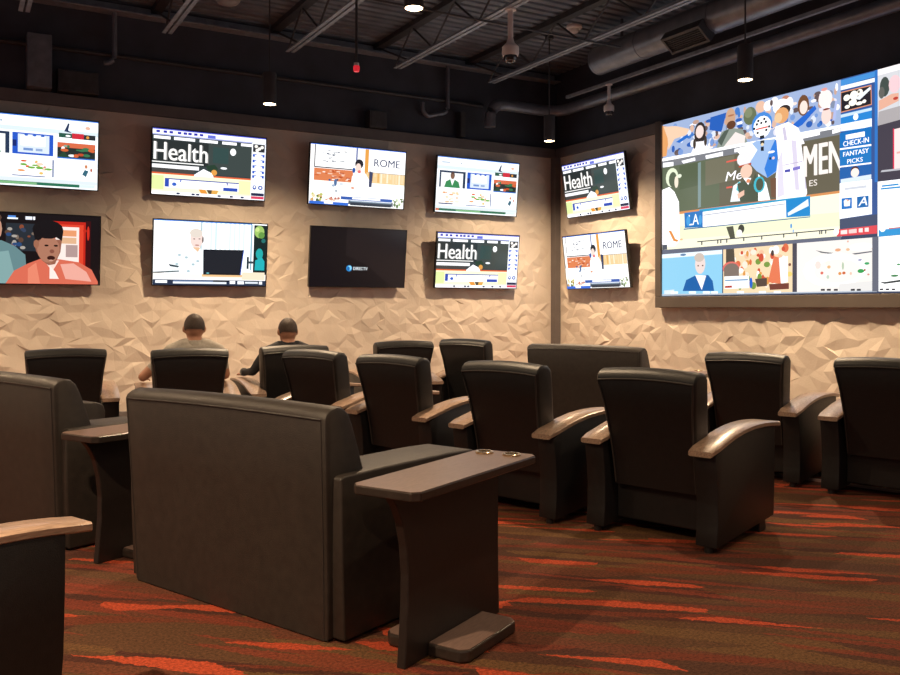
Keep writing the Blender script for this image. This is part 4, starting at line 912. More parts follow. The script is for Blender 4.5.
('e', 'fff4ea', [1.243, 1.99, 0.031, 0.024]),
('e', 'fbe6d4', [1.628, 1.78, 0.029, 0.03]),
('e', 'e8a050', [1.4, 1.793, 0.02, 0.05]),
('e', 'f4d878', [1.386, 1.712, 0.034, 0.03]),
('e', 'f4d878', [1.871, 1.628, 0.02, 0.019]),
('e', 'd8583c', [1.847, 1.896, 0.024, 0.033]),
('e', 'e8744c', [1.567, 2.079, 0.022, 0.032]),
('e', 'f8c8a4', [1.439, 2.013, 0.035, 0.031]),
('e', 'e8744c', [1.708, 1.721, 0.022, 0.039]),
('e', '7fa048', [1.666, 1.732, 0.032, 0.043]),
('e', 'fbe6d4', [1.705, 1.669, 0.036, 0.024]),
('e', 'fbe6d4', [1.877, 1.89, 0.031, 0.052]),
('e', 'e8744c', [2.004, 2.081, 0.042, 0.051]),
('e', 'f8c8a4', [1.927, 1.965, 0.042, 0.046]),
('e', 'fbe6d4', [1.967, 1.793, 0.032, 0.048]),
('e', 'f4d878', [1.988, 1.886, 0.041, 0.026]),
('e', 'e8a050', [1.447, 1.933, 0.037, 0.034]),
('e', 'e8a050', [1.451, 2.044, 0.021, 0.036]),
('e', '7fa048', [1.74, 1.901, 0.045, 0.033]),
('e', 'e8a050', [1.627, 1.799, 0.043, 0.024]),
('e', 'fbe6d4', [1.946, 1.85, 0.04, 0.048]),
('e', 'fff8f0', [1.804, 2.06, 0.035, 0.044]),
('e', 'fff8f0', [1.674, 2.003, 0.044, 0.032]),
('e', 'd8583c', [1.682, 1.739, 0.02, 0.046]),
('e', 'd8583c', [1.622, 1.837, 0.021, 0.026]),
('e', 'fbe6d4', [1.541, 2.057, 0.046, 0.033]),
('e', 'fff8f0', [1.61, 1.789, 0.022, 0.043]),
('e', 'fbe6d4', [1.413, 1.911, 0.042, 0.045]),
('e', 'fff4ea', [1.975, 1.973, 0.022, 0.021]),
('e', 'fbe6d4', [1.65, 2.019, 0.046, 0.018]),
('e', 'e8744c', [1.498, 1.939, 0.02, 0.036]),
('e', 'd8583c', [1.627, 2.017, 0.04, 0.021]),
('e', 'f8c8a4', [1.661, 2.042, 0.037, 0.036]),
('e', 'd8583c', [1.817, 2.006, 0.029, 0.047]),
('e', 'fbe6d4', [1.333, 1.84, 0.033, 0.047]),
('e', 'e8744c', [1.83, 1.703, 0.044, 0.025]),
('e', '8a5a44', [2.061, 1.886, 0.02, 0.018]),
('e', 'fff4ea', [1.357, 1.841, 0.037, 0.031]),
('e', 'd8583c', [1.658, 1.986, 0.038, 0.05]),
('e', 'f4d878', [1.923, 1.688, 0.026, 0.052]),
('e', 'fbe6d4', [1.367, 2.046, 0.041, 0.026]),
('e', 'd8583c', [1.368, 2.059, 0.021, 0.023]),
('e', '7fa048', [1.338, 1.636, 0.024, 0.028]),
('e', 'd8583c', [1.973, 2.072, 0.025, 0.027]),
('e', '7fa048', [1.631, 1.747, 0.032, 0.053]),
('e', 'fbe6d4', [1.735, 1.643, 0.019, 0.018]),
('e', 'f4d878', [2.058, 1.777, 0.039, 0.029]),
('p', '5c5448', [(1.118, 2.115), (1.245, 2.116), (1.26, 1.952), (1.118, 1.946)]),
('e', 'f07a70', [1.197, 1.881, 0.134, 0.08]),
('e', '8a7a70', [1.204, 1.868, 0.116, 0.072]),
('p', '8a7a70', [(1.086, 1.885), (1.323, 1.888), (1.323, 1.778), (1.086, 1.78)]),
('p', 'f4f6fa', [(1.094, 1.779), (1.476, 1.78), (1.476, 1.629), (1.094, 1.624)]),
('p', '70a0c8', [(1.102, 1.736), (1.461, 1.738), (1.461, 1.722), (1.102, 1.721)]),
('p', 'c04838', [(1.102, 1.661), (1.213, 1.665), (1.213, 1.638), (1.102, 1.636)]),
('e', '2a6cd8', [1.506, 1.689, 0.024, 0.066]),
('p', 'f08058', [(1.756, 1.694), (1.842, 1.996), (1.926, 1.969), (1.94, 1.667)]),
('e', 'f4f0f0', [1.87, 2.065, 0.049, 0.052]),
('e', '4c3c38', [1.821, 2.032, 0.022, 0.035]),
('p', 'fbf4f0', [(1.912, 1.969), (2.037, 1.986), (2.037, 1.687), (1.94, 1.667)]),
('p', '5a4a40', [(1.566, 1.735), (1.742, 1.742), (1.742, 1.648), (1.595, 1.639)]),
('p', '7a4034', [(1.77, 1.67), (2.051, 1.675), (2.051, 1.607), (1.785, 1.6)]),
('p', '4e4a56', [(2.099, 2.123), (2.16, 2.124), (2.16, 1.566), (2.099, 1.565)]),
('p', 'f1ebe6', [(2.16, 2.124), (3.091, 2.125), (3.091, 1.563), (2.16, 1.566)]),
('p', '62666c', [(2.403, 2.031), (2.511, 2.006), (2.636, 1.988), (2.586, 1.98), (2.473, 1.999)]),
('p', '6a6c76', [(2.853, 1.97), (3.085, 1.985), (3.085, 1.972), (2.889, 1.957)]),
('p', 'ee8456', [(2.889, 2.02), (3.085, 2.028), (3.085, 2.011), (2.9, 2.006)]),
('e', 'fbf9f8', [2.636, 1.803, 0.395, 0.185]),
('e', 'f4ece6', [2.673, 1.791, 0.294, 0.131]),
('e', 'faf6f2', [2.959, 2.034, 0.139, 0.042]),
('e', 'f0b088', [2.685, 2.018, 0.036, 0.017]),
('e', 'f4c49c', [2.806, 2.016, 0.024, 0.015]),
('e', 'f2b8a4', [2.806, 2.102, 0.012, 0.011]),
('e', 'e87868', [2.486, 1.775, 0.02, 0.017]),
('e', 'f2c08c', [2.574, 1.838, 0.022, 0.018]),
('e', 'c8dcc8', [2.561, 1.729, 0.018, 0.022]),
('e', 'e89a54', [2.709, 1.762, 0.02, 0.017]),
('e', 'd86c3c', [2.758, 1.766, 0.021, 0.016]),
('e', 'c0d4b8', [2.746, 1.842, 0.014, 0.043]),
('e', 'f4ccb8', [2.841, 1.758, 0.014, 0.017]),
('e', '3ca858', [2.959, 1.78, 0.04, 0.022]),
('e', '48b070', [3.028, 1.857, 0.03, 0.014]),
('e', '9898c0', [2.947, 1.897, 0.023, 0.01]),
('e', 'b05840', [3.005, 1.789, 0.011, 0.013]),
('e', 'e0a090', [3.045, 1.741, 0.014, 0.01]),
('e', 'f6e0d8', [2.435, 1.866, 0.038, 0.044]),
('e', 'fbeedd', [2.561, 1.882, 0.03, 0.021]),
('p', 'e8e6e4', [(2.697, 1.649), (3.091, 1.671), (3.091, 1.567), (2.697, 1.568)]),
('p', 'c2ccd8', [(0.0, 1.573), (3.141, 1.571), (3.141, 1.557), (0.0, 1.552)]),
('p', 'f4f8fa', [(0.169, 1.606), (0.298, 1.606), (0.298, 1.577), (0.169, 1.58)]),
('p', 'f4f8fa', [(0.495, 1.603), (0.618, 1.602), (0.618, 1.574), (0.495, 1.576)]),
('p', 'f4f8fa', [(0.738, 1.6), (0.856, 1.599), (0.856, 1.571), (0.738, 1.574)]),
('p', 'f4f8fa', [(0.873, 1.598), (0.988, 1.597), (0.988, 1.57), (0.873, 1.573)]),
('p', 'f4f8fa', [(1.292, 1.593), (1.4, 1.593), (1.4, 1.566), (1.292, 1.569)]),
('p', 'f4f8fa', [(1.625, 1.589), (1.727, 1.589), (1.727, 1.563), (1.625, 1.565)]),
('p', 'f4f8fa', [(1.842, 1.587), (1.94, 1.586), (1.94, 1.561), (1.842, 1.563)]),
('p', '2a2c34', [(2.473, 1.599), (2.524, 1.6), (2.524, 1.578), (2.473, 1.579)]),
('p', '2a2c34', [(2.549, 1.598), (2.599, 1.599), (2.599, 1.577), (2.549, 1.578)]),
('p', '2a2c34', [(2.636, 1.596), (2.685, 1.597), (2.685, 1.576), (2.636, 1.576)]),
('p', '2a2c34', [(2.841, 1.592), (2.889, 1.594), (2.889, 1.573), (2.841, 1.573)]),
('p', '2a2c34', [(2.912, 1.591), (2.959, 1.592), (2.959, 1.571), (2.912, 1.572)]),
('p', '3f5d9c', [(2.721, 3.857), (3.147, 3.86), (3.147, 2.22), (2.721, 2.221)]),
('p', '4c9ae4', [(2.721, 3.847), (3.141, 3.85), (3.141, 3.793), (2.721, 3.782)]),
('p', 'f0f6fc', [(2.721, 3.782), (3.119, 3.783), (3.119, 3.741), (2.721, 3.739)]),
('p', 'f0a078', [(2.721, 3.72), (3.08, 3.719), (3.085, 3.509), (2.721, 3.496)]),
('p', '2c2830', [(2.726, 3.709), (3.071, 3.708), (3.076, 3.519), (2.726, 3.506)]),
('e', 'fdf6ea', [2.794, 3.643, 0.04, 0.034]),
('e', 'fdf6ea', [2.877, 3.652, 0.047, 0.049]),
('e', 'fdf6ea', [2.947, 3.669, 0.035, 0.034]),
('e', 'fdf6ea', [2.865, 3.58, 0.047, 0.038]),
('e', 'fdf6ea', [2.8, 3.545, 0.031, 0.02]),
('e', 'fdf6ea', [2.941, 3.554, 0.039, 0.019]),
('e', 'fdf6ea', [2.999, 3.563, 0.023, 0.019]),
('p', 'e8eef6', [(2.889, 3.612), (3.068, 3.703), (3.074, 3.673), (2.947, 3.59)]),
('e', '7a7468', [2.936, 3.677, 0.014, 0.015]),
('e', '2c2830', [2.841, 3.612, 0.01, 0.01]),
('p', '2f8ee0', [(2.721, 3.48), (3.085, 3.486), (3.085, 3.264), (2.721, 3.291)]),
('p', 'f4f8fc', [(2.721, 3.372), (3.085, 3.368), (3.085, 3.279), (2.721, 3.296)]),
('p', 'cfe6f8', [(2.721, 3.474), (3.085, 3.48), (3.085, 3.451), (2.721, 3.442)]),
('e', 'f6fafc', [2.9, 3.419, 0.03, 0.036]),
('p', '2278c8', [(2.709, 3.277), (3.08, 3.285), (3.08, 3.102), (2.709, 3.111)]),
('p', 'fbfaff', [(2.782, 3.246), (3.005, 3.246), (3.005, 3.193), (2.782, 3.196)]),
('t', 'fbfaff', ['CHECK-IN', 2.752, 3.126, 0.299, 0.054, 0]),
('p', '2a80cc', [(2.709, 3.095), (3.08, 3.082), (3.08, 2.909), (2.709, 2.922)]),
('t', 'fbfaff', ['FANTASY', 2.752, 3.016, 0.299, 0.05, 0]),
('t', 'fbfaff', ['PICKS', 2.8, 2.934, 0.182, 0.047, 0]),
('p', 'fbfaff', [(2.709, 3.113), (3.08, 3.1), (3.08, 3.082), (2.709, 3.096)]),
('p', 'fbfaff', [(2.709, 2.922), (3.08, 2.91), (3.08, 2.894), (2.709, 2.907)]),
('p', '2c68b4', [(2.709, 2.904), (3.08, 2.894), (3.08, 2.737), (2.709, 2.736)]),
('e', '5a3830', [2.889, 2.857, 0.047, 0.038]),
('e', 'fbe8e0', [2.891, 2.827, 0.049, 0.049]),
('p', 'dceaf6', [(2.721, 2.778), (3.08, 2.784), (3.08, 2.737), (2.721, 2.734)]),
('p', 'fafcfe', [(2.709, 2.735), (3.087, 2.734), (3.087, 2.369), (2.709, 2.352)]),
('p', 'd8dce6', [(2.77, 2.68), (3.028, 2.679), (3.028, 2.651), (2.77, 2.654)]),
('p', '2a7cd0', [(2.731, 2.571), (2.856, 2.568), (2.856, 2.451), (2.731, 2.452)]),
('e', 'f6c0a8', [2.794, 2.516, 0.034, 0.039]),
('p', 'fbf6f4', [(2.758, 2.541), (2.782, 2.555), (2.806, 2.526), (2.836, 2.549), (2.83, 2.48), (2.764, 2.482)]),
('p', '2470b8', [(2.915, 2.567), (3.05, 2.567), (3.05, 2.448), (2.915, 2.448)]),
('t', 'fbfaff', ['A', 2.93, 2.468, 0.104, 0.091, 0.25]),
('p', '4a5470', [(2.709, 2.349), (3.147, 2.362), (3.147, 2.241), (2.709, 2.237)]),
('p', 'ea5058', [(2.673, 2.238), (3.147, 2.249), (3.147, 2.162), (2.673, 2.164)]),
('p', 'fde4e0', [(2.721, 2.225), (2.8, 2.228), (2.8, 2.183), (2.721, 2.184)]),
('p', 'fbd4d0', [(2.818, 2.227), (2.912, 2.23), (2.912, 2.186), (2.818, 2.186)]),
('p', 'fde4e0', [(2.936, 2.23), (2.982, 2.231), (2.982, 2.187), (2.936, 2.19)]),
('p', 'fde4e0', [(3.005, 2.231), (3.051, 2.232), (3.051, 2.188), (3.005, 2.191)]),
('e', 'fdf4f0', [2.667, 2.217, 0.034, 0.039]),
('p', '3a7ed0', [(3.119, 3.856), (3.153, 3.858), (3.153, 2.697), (3.119, 2.696)]),
('p', '6c7080', [(3.091, 2.13), (3.164, 2.13), (3.164, 1.562), (3.091, 1.561)]),
('p', 'dcdde2', [(3.153, 3.858), (3.693, 3.867), (3.693, 3.317), (3.153, 3.277)]),
('p', 'f4eef0', [(3.153, 3.858), (3.693, 3.867), (3.693, 3.808), (3.153, 3.796)]),
('e', '4a5450', [3.23, 3.665, 0.055, 0.103]),
('e', '6a6a66', [3.197, 3.61, 0.033, 0.062]),
('p', 'f2b8a0', [(3.164, 3.534), (3.307, 3.576), (3.382, 3.57), (3.382, 3.489), (3.164, 3.431)]),
('e', 'f6d2d8', [3.339, 3.671, 0.065, 0.091]),
('e', 'c8483c', [3.35, 3.521, 0.028, 0.016]),
('p', 'b8b2b4', [(3.164, 3.42), (3.693, 3.454), (3.693, 3.317), (3.153, 3.277)]),
('e', '3a4a44', [3.509, 3.693, 0.073, 0.121]),
('e', 'f4dcd0', [3.592, 3.535, 0.082, 0.119]),
('p', '4c4652', [(3.153, 3.277), (3.693, 3.317), (3.693, 2.688), (3.153, 2.702)]),
('p', 'e83a5c', [(3.321, 3.216), (3.335, 3.218), (3.335, 2.801), (3.321, 2.8)]),
('p', 'fbe2e0', [(3.335, 3.209), (3.693, 3.228), (3.693, 2.806), (3.335, 2.802)]),
('p', 'f4b8b0', [(3.361, 2.975), (3.673, 2.976), (3.673, 2.956), (3.361, 2.955)]),
('p', 'c8c8d0', [(3.197, 2.81), (3.693, 2.796), (3.693, 2.776), (3.186, 2.791)]),
('p', 'fdfdfe', [(3.153, 2.697), (3.693, 2.688), (3.693, 2.137), (3.153, 2.131)]),
('p', '2c98dc', [(3.197, 2.655), (3.382, 2.652), (3.382, 2.635), (3.197, 2.638)]),
('p', '2c98dc', [(3.186, 2.627), (3.435, 2.621), (3.435, 2.603), (3.186, 2.611)]),
('p', '3a9fe0', [(3.164, 2.198), (3.693, 2.206), (3.693, 2.137), (3.164, 2.127)]),
('e', 'f6fafc', [3.208, 2.205, 0.033, 0.031]),
('p', 'd8645c', [(3.274, 2.207), (3.693, 2.216), (3.693, 2.206), (3.274, 2.197)]),
('p', 'fcfcfd', [(3.164, 2.125), (3.693, 2.132), (3.693, 1.557), (3.164, 1.562)]),
('e', '4c8c5c', [3.339, 1.718, 0.043, 0.012]),
('e', '5aa06a', [3.382, 1.831, 0.021, 0.01]),
('p', '3c4446', [(3.164, 1.664), (3.23, 1.657), (3.382, 1.674), (3.693, 1.705), (3.693, 1.685), (3.23, 1.637)]),
('p', '2a2c34', [(3.175, 1.59), (3.214, 1.591), (3.214, 1.573), (3.175, 1.574)]),
('p', '2a2c34', [(3.241, 1.589), (3.28, 1.59), (3.28, 1.571), (3.241, 1.573)]),
('p', '2a2c34', [(3.307, 1.588), (3.345, 1.588), (3.345, 1.57), (3.307, 1.572)])]
VS = [('p', '3f4a66', [(0, 1.543), (VW, 1.543), (VW, 3.865), (0, 3.865)])] + VIDEO_SHAPES
s0 = 3.80
VS += [('p', 'cfd0d6', [(s0, 3.2), (VW, 3.2), (VW, 3.865), (s0, 3.865)]), ('p', 'f4f0f2', [(s0, 2.4), (VW, 2.4), (VW, 3.2), (s0, 3.2)]), ('p', 'e4d2c4', [(s0, 1.543), (VW, 1.543), (VW, 2.36), (s0, 2.36)]),
       ('e', '6c7c70', [4.3, 3.5, .25, .3]), ('e', 'e8b49c', [4.8, 3.45, .18, .25]), ('p', '3a9fe0', [(s0, 2.36), (VW, 2.36), (VW, 2.42), (s0, 2.42)]), ('e', '5a8a4c', [4.4, 1.9, .3, .18]), ('e', 'd8784c', [4.85, 1.95, .2, .2])]
obj('screen', picture_mesh('screen', VS, vplace, 14, .00004), None, vwall)

# ------------------------------------------------------------------ recliner
BACK_TAB = [(.3, .282), (.55, .286), (.75, .300), (.96, .330), (1.05, .334)]
def arm_curve(y): return interp([(-.45, .584), (-.38, .604), (-.28, .628), (-.15, .658), (0, .680), (.15, .689), (.3, .688), (.42, .680), (.55, .666)], y)
def make_recliner(label):
    t = thing('recliner', label, 'armchair', group='leather recliners with wooden armrests')
    prof = [(-.292, .30), (-.315, .45), (-.345, .60), (-.385, .78), (-.432, .958), (-.425, .985), (-.395, 1.010), (-.355, 1.020), (-.305, 1.012), (-.27, .98), (-.235, .86), (-.195, .68), (-.15, .50), (-.12, .34), (-.16, .29)]
    bk = obj('backrest', slab(prof, lambda z: interp(BACK_TAB, z), 8, .035, .55), LEATHER, t, smooth=True)
    path = []
    rear = [(.31, -.298), (.45, -.321), (.60, -.351), (.78, -.391), (.90, -.421), (.955, -.437)]
    for z, y in rear: path.append((-interp(BACK_TAB, z) + .014, y, z))
    for k in range(1, 8):
        s = -1 + k/4.; path.append((s*(.329 - .014), -.437, .956 + .035*(1 - s*s)*.406))
    for z, y in rear[::-1]: path.append((interp(BACK_TAB, z) - .014, y, z))
    obj('piping', tube(path, .0055, 6), PIPING, bk, smooth=True)
    obj('seat_cushion', box(-.292, .292, -.16, .46, .28, .455, .045, 4), LEATHER, t, smooth=True)
    obj('footrest', box(-.288, .288, .40, .47, .07, .29, .02, 3), LEATHER, t, smooth=True)
    obj('rear_panel', box(-.303, .303, -.225, -.20, .075, .315, .008), LEATHER, t)
    obj('base_frame', box(-.30, .30, -.198, .38, .10, .28), FOOT, t)
    for s in (-1, 1):
        ys = [-.40, -.3, -.2, -.1, 0, .1, .2, .3, .38, .45]
        pts = [(-.385, .035), (-.372, .15), (-.368, .28), (-.378, .42), (-.400, .556)] + [(y, arm_curve(y) - .028) for y in ys[1:]] + [(.448, .45), (.443, .25), (.43, .085)]
        a = obj('arm', prism(pts, s*.303, s*.436, 'x', .008, 2), LEATHER, t, smooth=True)
        cb = bmesh.new(); rings = []
        for i in range(15):
            y = -.442 + .986*i/14; z = arm_curve(y); e = .004 if i in (0, 14) else 0
            hw = .0815 - (.01 if i in (0, 14) else 0); c = s*.3625
            rings.append([cb.verts.new((c + dx, y, z + dz)) for dx, dz in ((-hw, -.026), (-hw, -.006), (-hw + .008, 0), (hw - .008, 0), (hw, -.006), (hw, -.026), (hw - .01, -.032), (-hw + .01, -.032))])
        for p, q in zip(rings, rings[1:]):
            for k in range(8): cb.faces.new((p[k], p[(k+1) % 8], q[(k+1) % 8], q[k]))
        cb.faces.new(rings[0]); cb.faces.new(rings[-1][::-1])
        obj('armrest_cap', cb, WOOD, a, smooth=True, label='brown wooden armrest cap')
        obj('foot', box(s*.37 - .035, s*.37 + .035, .28, .38, 0, .10, .006), FOOT, t)
        obj('foot', tube([(s*.37, -.35, 0), (s*.37, -.35, .045)], .024, 12), FOOT, t)
    return t
CH = [((3.952, 4.010), 72.0, 'recliner beside the chair with an empty aisle on its right, before the video wall', None),
      ((3.565, 5.005), 71.7, 'recliner directly behind the cup-holder end of the nearer side table', None),
      ((3.262, 6.140), 70.0, 'recliner in the middle row, two places left of the aisle recliner', None),
      ((3.000, 7.150), 68.0, 'recliner at the far end of the middle row, behind the dark-shirted man', None),
      ((2.87, 8.34), 4.0, 'recliner with the man in the dark shirt sitting in it', None),
      ((1.865, 8.17), 8.0, 'recliner with the man in the grey shirt sitting in it', None),
      ((.880, 8.660), 4.0, 'empty recliner to the left of the grey-shirted man, facing the televisions', None),
      ((4.273, 8.757), 6.0, 'empty recliner facing the televisions, under the gap between blank and lower Health screens', None),
      ((5.43, 8.70), 67.0, 'recliner between the television-facing row and the far sofa', None),
      ((5.886, 4.983), 72.0, 'left one of the two recliners standing in front of the video wall', None),
      ((6.150, 3.955), 74.0, 'right one of the two recliners standing in front of the video wall', None),
      ((-.262, 3.352), 67.0, 'recliner behind the sofas showing only its wooden armrest and dark arm side', None)]
LABELS = ['black leather recliner at the aisle end of the middle row, whole outer arm visible',
          'black leather recliner just beyond the cup holders of the nearer side table',
          'black leather recliner in the middle row, second from the dark-shirted man',
          'black leather recliner ending the middle row, close behind the dark-shirted man',
          'black leather recliner in which the dark-shirted man sits',
          'black leather recliner in which the grey-shirted man sits',
          'empty black recliner facing the televisions, next to the grey-shirted man',
          'empty black recliner facing the televisions, below the blank screen',
          'black recliner beside the far sofa, angled towards the video wall',
          'black recliner below the video wall, next to the far sofa and its table',
          'black recliner below the video wall, the one farther from the far sofa',
          'black recliner behind the sofas, its pale wooden armrest in front of the carpet gap']
first = make_recliner(LABELS[0])
first.location = (*CH[0][0], 0); first.rotation_euler.z = R(-CH[0][1])
CHAIRS = [first] + [dup(first, (*c[0], 0), R(-c[1]), l) for c, l in list(zip(CH, LABELS))[1:]]

# ------------------------------------------------------------------ sofas with side tables
def make_sofa(label):
    t = thing('sofa', label, 'sofa', group='dark leather sofas')
    wt = [(0.03, .695), (.94, .725), (1.0, .72)]
    prof = [(0, .006), (-.012, .30), (-.028, .62), (-.045, .935), (-.035, .958), (-.01, .976), (.03, .985), (.07, .978), (.10, .952), (.125, .90), (.165, .80), (.205, .69), (.235, .50), (.25, .25), (.25, .006)]
    bk = obj('backrest', slab(prof, lambda z: interp(wt, z), 8, .03, .6, (.016, .006)), SOFA_L, t, smooth=True)
    obj('seam', tube([(-.702, -.0465, .935)] + [(s/6., -.0475, .935 + .03*(1 - (s/6./.72)**2)*.335) for s in range(-4, 5)] + [(.702, -.0465, .935)], .004, 6), PIPING, bk, smooth=True)
    for s in (-1, 1):
        obj('seam', tube([(s*.672, -.0005, .01), (s*.682, -.0125, .3), (s*.691, -.0285, .62), (s*.700, -.0455, .93)], .002, 6), PIPING, bk, smooth=True)
        pts = [(.03, .012), (.015, .40), (.01, .69), (.03, .70), (.30, .703), (.75, .702), (.93, .695), (.985, .67), (1.0, .62), (.995, .3), (.985, .012)]
        ab = prism(pts, s*.475, s*.762, 'x', .02, 3)
        obj('arm', ab, SOFA_L, t, smooth=True)
        for y in (.08, .9): obj('foot', tube([(s*.62, y, 0), (s*.62, y, .02)], .03, 12), FOOT, t)
    obj('seat_cushion', box(-.475, .475, .18, .97, .28, .46, .05, 4), SOFA_L, t, smooth=True)
    obj('base_frame', box(-.475, .475, .24, .95, .05, .29, .01), SOFA_L, t)
    return t
def make_table(label):
    t = thing('side_table', label, 'table', group='slim side tables with cup holders')
    w, h = .158, .492; ch = .028
    pts = [(-w + ch, -h), (w - ch, -h), (w, -h + ch), (w, h - ch), (w - ch, h), (-w + ch, h), (-w, h - ch), (-w, -h + ch)]
    tp = obj('tabletop', prism(pts, .682, .716, 'z', .004, 1), TABLEEDGE, t)
    q = [(x*.975, y*.992) for x, y in pts]
    obj('laminate', prism(q, .7165, .7185, 'z'), TABLETOP, tp, label='matt brown laminate top')
    for cx, cy in ((-.075, .40), (.062, .41)):
        c = obj('cup_holder', lathe([(.030, .7185), (.030, .7285), (.040, .7285), (.043, .7255), (.043, .7175)], 24, center=(cx, cy, 0)), BRASS, t, smooth=True, label='shiny brass-toned cup holder ring')
        obj('cup_well', lathe([(.030, .7200), (.029, .7190), (0, .7190)], 20, center=(cx, cy, 0)), FOOT, c)
    nr = [(-.375, 0), (-.365, .10), (-.352, .25), (-.350, .36), (-.362, .47), (-.388, .57), (-.425, .64), (-.46, .682)]
    obj('leg_panel', prism(nr + [(.365, .682), (.362, .3), (.372, 0)], -.02, .02, 'x', .004, 1), TABLEWOOD, t)
    for s in (-1, 1):
        fp = [(s*.021, -.22), (s*.17, -.22), (s*.20, -.19), (s*.20, .19), (s*.17, .22), (s*.021, .22)]
        ft = obj('foot_plate', prism(fp, 0.004, .052, 'z', .008, 2), TABLEEDGE, t)
        obj('laminate', prism([(x*.97 + s*.002, y*.96) for x, y in fp], .0525, .0545, 'z'), TABLETOP, ft)
    return t
def to_world(lat, dep):
    a = R(VIEW_AZ); return (lat*math.cos(a) + dep*math.sin(a), -lat*math.sin(a) + dep*math.cos(a))
SB = (1.075, 4.012); SAZ = 67.1; TB = (1.828, 3.172); TAZ = 62.3      # centre of the back foot line of the near sofa; its table
SHIFT = (-.831, 2.055)
sofa = make_sofa('whole dark leather sofa seen from behind, standing alone before the middle row of recliners')
sofa.location = (*SB, 0); sofa.rotation_euler.z = R(-SAZ)
sofa2 = dup(sofa, (SB[0] + SHIFT[0], SB[1] + SHIFT[1], 0), R(-SAZ), 'dark leather sofa behind the armrest-only recliner, cut by the picture edge')
sofa['label'] = 'whole dark leather sofa seen from behind, next to the side table with cup holders'
table = make_table('side table with two brass cup holders standing in the open by the carpet')
table.location = (*TB, 0); table.rotation_euler.z = R(-TAZ)
table2 = dup(table, (TB[0] + SHIFT[0], TB[1] + SHIFT[1], 0), R(-TAZ), 'side table squeezed between the two nearer sofas')
table['label'] = 'whole side table with two visible brass cup holders and foot plates'
SC_AZ = 72.0
sc = (5.86, 7.36)
sofa3 = dup(sofa, (*sc, 0), R(-SC_AZ), 'far dark sofa standing below the corner of the two textured walls')
# far table keeps the same relation to its sofa
da = R(SAZ - SC_AZ); rx, ry = TB[0] - SB[0], TB[1] - SB[1]
dup(table, (sc[0] + rx*math.cos(da) - ry*math.sin(da), sc[1] + rx*math.sin(da) + ry*math.cos(da), 0), R(-(TAZ + SC_AZ - SAZ)), 'side table of the far sofa, half hidden by the aisle recliner')

# ------------------------------------------------------------------ things on the floor
tag(obj('cable_cover', prism([(-.035, 0), (-.02, .014), (.02, .014), (.035, 0)], -1.4, 1.4, 'y'), CABLE, loc=(5.98, 4.72, .001), rot=(0, 0, R(16))), 'pinkish cable cover strip on carpet under the recliners below video wall', 'cable cover')
fb = thing('floor_box', 'small dark floor outlet box with tan metal rim set in carpet', 'floor box', (5.78, 3.35, 0), R(-72))
obj('rim', box(-.16, .16, -.10, .10, .001, .009, .003, 1), FBOX, fb)
obj('lid', box(-.135, .135, -.075, .075, .008, .012, .002, 1), FOOT, fb)

# ------------------------------------------------------------------ people
def person_mesh(name, prims, voxel, mats):
    """prims: (tag, p0, p1, r0, r1) tapered limbs or (tag, 'e', centre, radii, rot x) ellipsoids -> one continuous remeshed body"""
    bm = bmesh.new()
    for pr in prims:
        if pr[1] == 'e':
            M = Matrix.Translation(pr[2]) @ Matrix.Rotation(R(pr[4] if len(pr) > 4 else 0), 4, 'X') @ Matrix.Diagonal((*pr[3], 1))
            bmesh.ops.create_icosphere(bm, subdivisions=3, radius=1, matrix=M)
        else:
            _, a, c, r0, r1 = pr; a, c = Vector(a), Vector(c)
            tube([a, c], [r0, r1], 14, bm)
            for p, r in ((a, r0), (c, r1)): bmesh.ops.create_icosphere(bm, subdivisions=2, radius=r, matrix=Matrix.Translation(p))
    me = bpy.data.meshes.new('raw'); bm.to_mesh(me); bm.free()
    o = bpy.data.objects.new('raw', me); C.objects.link(o)
    md = o.modifiers.new('r', 'REMESH'); md.mode = 'VOXEL'; md.voxel_size = voxel; md.use_smooth_shade = True
    dg = bpy.context.evaluated_depsgraph_get(); dg.update()
    out = bpy.data.meshes.new_from_object(o.evaluated_get(dg)); out.name = name
    bpy.data.objects.remove(o)
    b = bmesh.new(); b.from_mesh(out)
    for _ in range(3): bmesh.ops.smooth_vert(b, verts=b.verts, factor=.5, use_axis_x=True, use_axis_y=True, use_axis_z=True)
    b.to_mesh(out); b.free()
    out.materials.clear(); order = list(mats)
    for k in order: out.materials.append(mats[k])
    def dist(pr, p):
        if pr[1] == 'e':
            q = Matrix.Rotation(R(-(pr[4] if len(pr) > 4 else 0)), 3, 'X') @ (p - Vector(pr[2])); r = Vector(pr[3])
            return (Vector((q.x/r.x, q.y/r.y, q.z/r.z)).length - 1) * min(r)
        a, c = Vector(pr[1]), Vector(pr[2]); d = c - a; s = max(0, min(1, (p - a).dot(d) / max(1e-9, d.dot(d))))
        return (p - a - d*s).length - (pr[3] + (pr[4] - pr[3])*s)
    idx = []
    for f in out.polygons:
        p = f.center; idx.append(order.index(min(prims, key=lambda pr: dist(pr, p))[0]))
    out.polygons.foreach_set('material_index', idx); out.polygons.foreach_set('use_smooth', [True]*len(out.polygons))
    return out
SKIN = mat('skin', (.42, .20, .125), .5, var=.06, vscale=30)
HAIR = mat('dark_hair', (.040, .022, .015), .6, bump=.6, bscale=500, var=.3, vscale=80)
GREYSH = mat('grey_shirt', (.36, .33, .29), .85, var=.1, vscale=40, bump=.2, bscale=400)
DARKSH = mat('dark_shirt', (.012, .013, .018), .8, var=.2, vscale=40, bump=.2, bscale=400)
PANTS = mat('dark_trousers', (.03, .032, .042), .85, var=.1, vscale=40)
SHOES = mat('shoe_leather', (.02, .016, .014), .5, var=.1)
STRAP = mat('watch_metal', (.7, .7, .68), .25, .8, var=.05)
